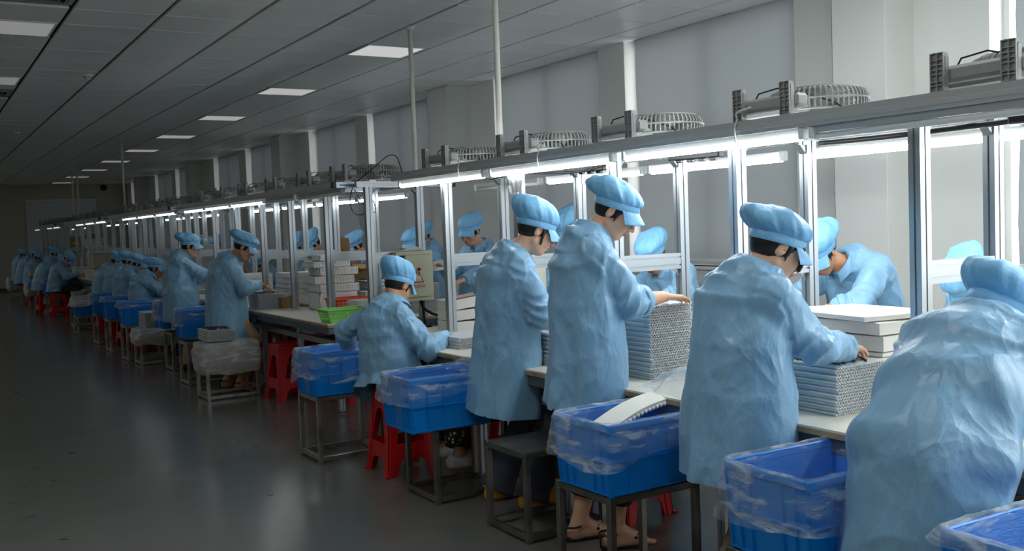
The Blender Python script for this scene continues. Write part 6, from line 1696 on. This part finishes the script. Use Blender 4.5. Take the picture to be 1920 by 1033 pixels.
# ---- wall side, facing the aisle
def rear(label, P, N, Hc, hd, hy, hp, seed, **kw):
    d = dict(hem=.58, vox=.007, cvox=.0125, seed=seed, wide=1.04, curve=.03, pants='grey'); d.update(kw)
    return person('person', label, GB, (P[0], P[1]), P, N, R_(hd), Hc, R_(hy), R_(hp), **d)
rear('rear worker at the right edge bending behind the foremost one, only cap and shoulder showing', (4.62, 2.72, .86), (4.33, 2.80, 1.12), (4.21, 2.80, 1.13), 178, 172, 55, 31, capset=dict(puff=1.0))
rear('rear worker with a yellow shirt leaning over the foam pile, bracelets on the wrist', (4.58, 3.66, .88), (4.34, 3.64, 1.23), (4.205, 3.68, 1.275), 178, 188, 48, 32, cvox=.0095, vox=.0055, curve=.05, sleeves=(.42, .9), capset=dict(puff=1.15, tilt=.18, back=.012), skin=1,
     hands={1: ((4.03, 3.58, .965), (-.6, .8, -.1), (0, 0, -1), .5), -1: ((4.0, 3.84, .92), (-.8, -.4, -.1), (0, 0, -1), .5)}, poles={1: (.5, -1.3, -.25), -1: (.3, .8, -.8)}, extras=[ex_bracelets(1), ex_shirt(rgb(222, 216, 120)), ex_lapels], wide=1.1)
rear('small rear worker with a pink shirt collar between two posts', (4.50, 5.22, .78), (4.36, 5.16, 1.19), (4.255, 5.15, 1.245), 184, 192, 42, 33, cvox=.011, vox=.006, skin=2, sleeves=(.45, .9), capset=dict(puff=1.05, tilt=.22),
     hands={1: ((4.02, 4.92, .99), (-.9, .3, -.1), (0, 0, -1), .4), -1: ((4.08, 5.36, .92), (-.9, -.3, -.2), (0, 0, -1), .5)}, poles={1: (.3, -1, -.5), -1: (.3, 1, -.6)}, extras=[ex_shirt(rgb(226, 130, 160)), ex_lapels])
rear('rear worker mostly hidden behind the tallest worker, only the cap showing', (4.42, 6.22, .86), (4.38, 6.20, 1.38), (4.30, 6.18, 1.445), 184, 186, 35, 34)
rear('upright rear worker facing the aisle with a white sheet in hand', (4.47, 7.92, .88), (4.42, 7.76, 1.34), (4.335, 7.80, 1.435), 196, 206, 22, 35, cvox=.011, vox=.0055, capset=dict(puff=.95, tilt=.18, height=1.15), skin=0, wide=.98,
     hands={-1: ((4.05, 7.88, 1.155), (-.8, -.5, -.1), (0, 0, -1), .5), 1: ((4.08, 7.48, 1.02), (-.9, .2, -.1), (0, 0, -1), .5)}, poles={-1: (.3, .8, -1), 1: (.3, -.8, -1)}, extras=[ex_lapels, ex_shirt(rgb(220, 212, 206))])
rear('rear worker behind the warning-sign control box, face lowered', (4.50, 9.02, .84), (4.41, 8.96, 1.25), (4.30, 8.93, 1.325), 186, 204, 26, 36, cvox=.011, vox=.006, capset=dict(puff=.92, tilt=.16), skin=0)
rear('rear worker hidden behind the pole of the control box, a sliver of cap showing', (4.85, 9.62, .86), (4.80, 9.60, 1.32), (4.72, 9.58, 1.385), 184, 190, 25, 37)
rear('rear worker bending beside the raised carton flap', (4.55, 10.20, .82), (4.36, 10.27, 1.20), (4.23, 10.28, 1.30), 180, 184, 36, 38, curve=.06, capset=dict(puff=1.15, tilt=.2, height=1.05), skin=0)
rear('rear worker with bowed head, third post bay of bench two', (4.50, 11.72, .84), (4.36, 11.66, 1.24), (4.24, 11.62, 1.325), 182, 186, 46, 39, capset=dict(puff=.95, height=1.1), skin=0)
rear('rear worker overlapping her neighbour, face behind a post of bench two', (4.50, 12.30, .84), (4.36, 12.20, 1.22), (4.24, 12.16, 1.30), 182, 184, 52, 40, skin=1)
rear('low rear worker glimpsed beyond the long-coated standing worker', (4.45, 13.75, .60), (4.28, 13.72, .98), (4.17, 13.68, 1.045), 184, 192, 36, 41, seated=True, hem=.5, skin=2)
rear('rear worker glimpsed between posts behind the white lattice pile', (4.52, 16.30, .84), (4.40, 16.32, 1.26), (4.28, 16.28, 1.33), 184, 200, 22, 42, skin=2)
# white sheet in the hand of the upright rear worker
t = thing('white_sheet', 'flat white sheet held by the upright rear worker', 'sheet', (4.0, 7.80, 1.128))
MB().box((0, 0, 0), (.22, .40, .005), Matrix.Rotation(-.12, 3, 'Y'), .001).build('sheet_body', M_WHITEP, t)
MB().box((-.10, 0, .010), (.012, .40, .012), None, .002).build('folded_edge', M_WHITEP, t)
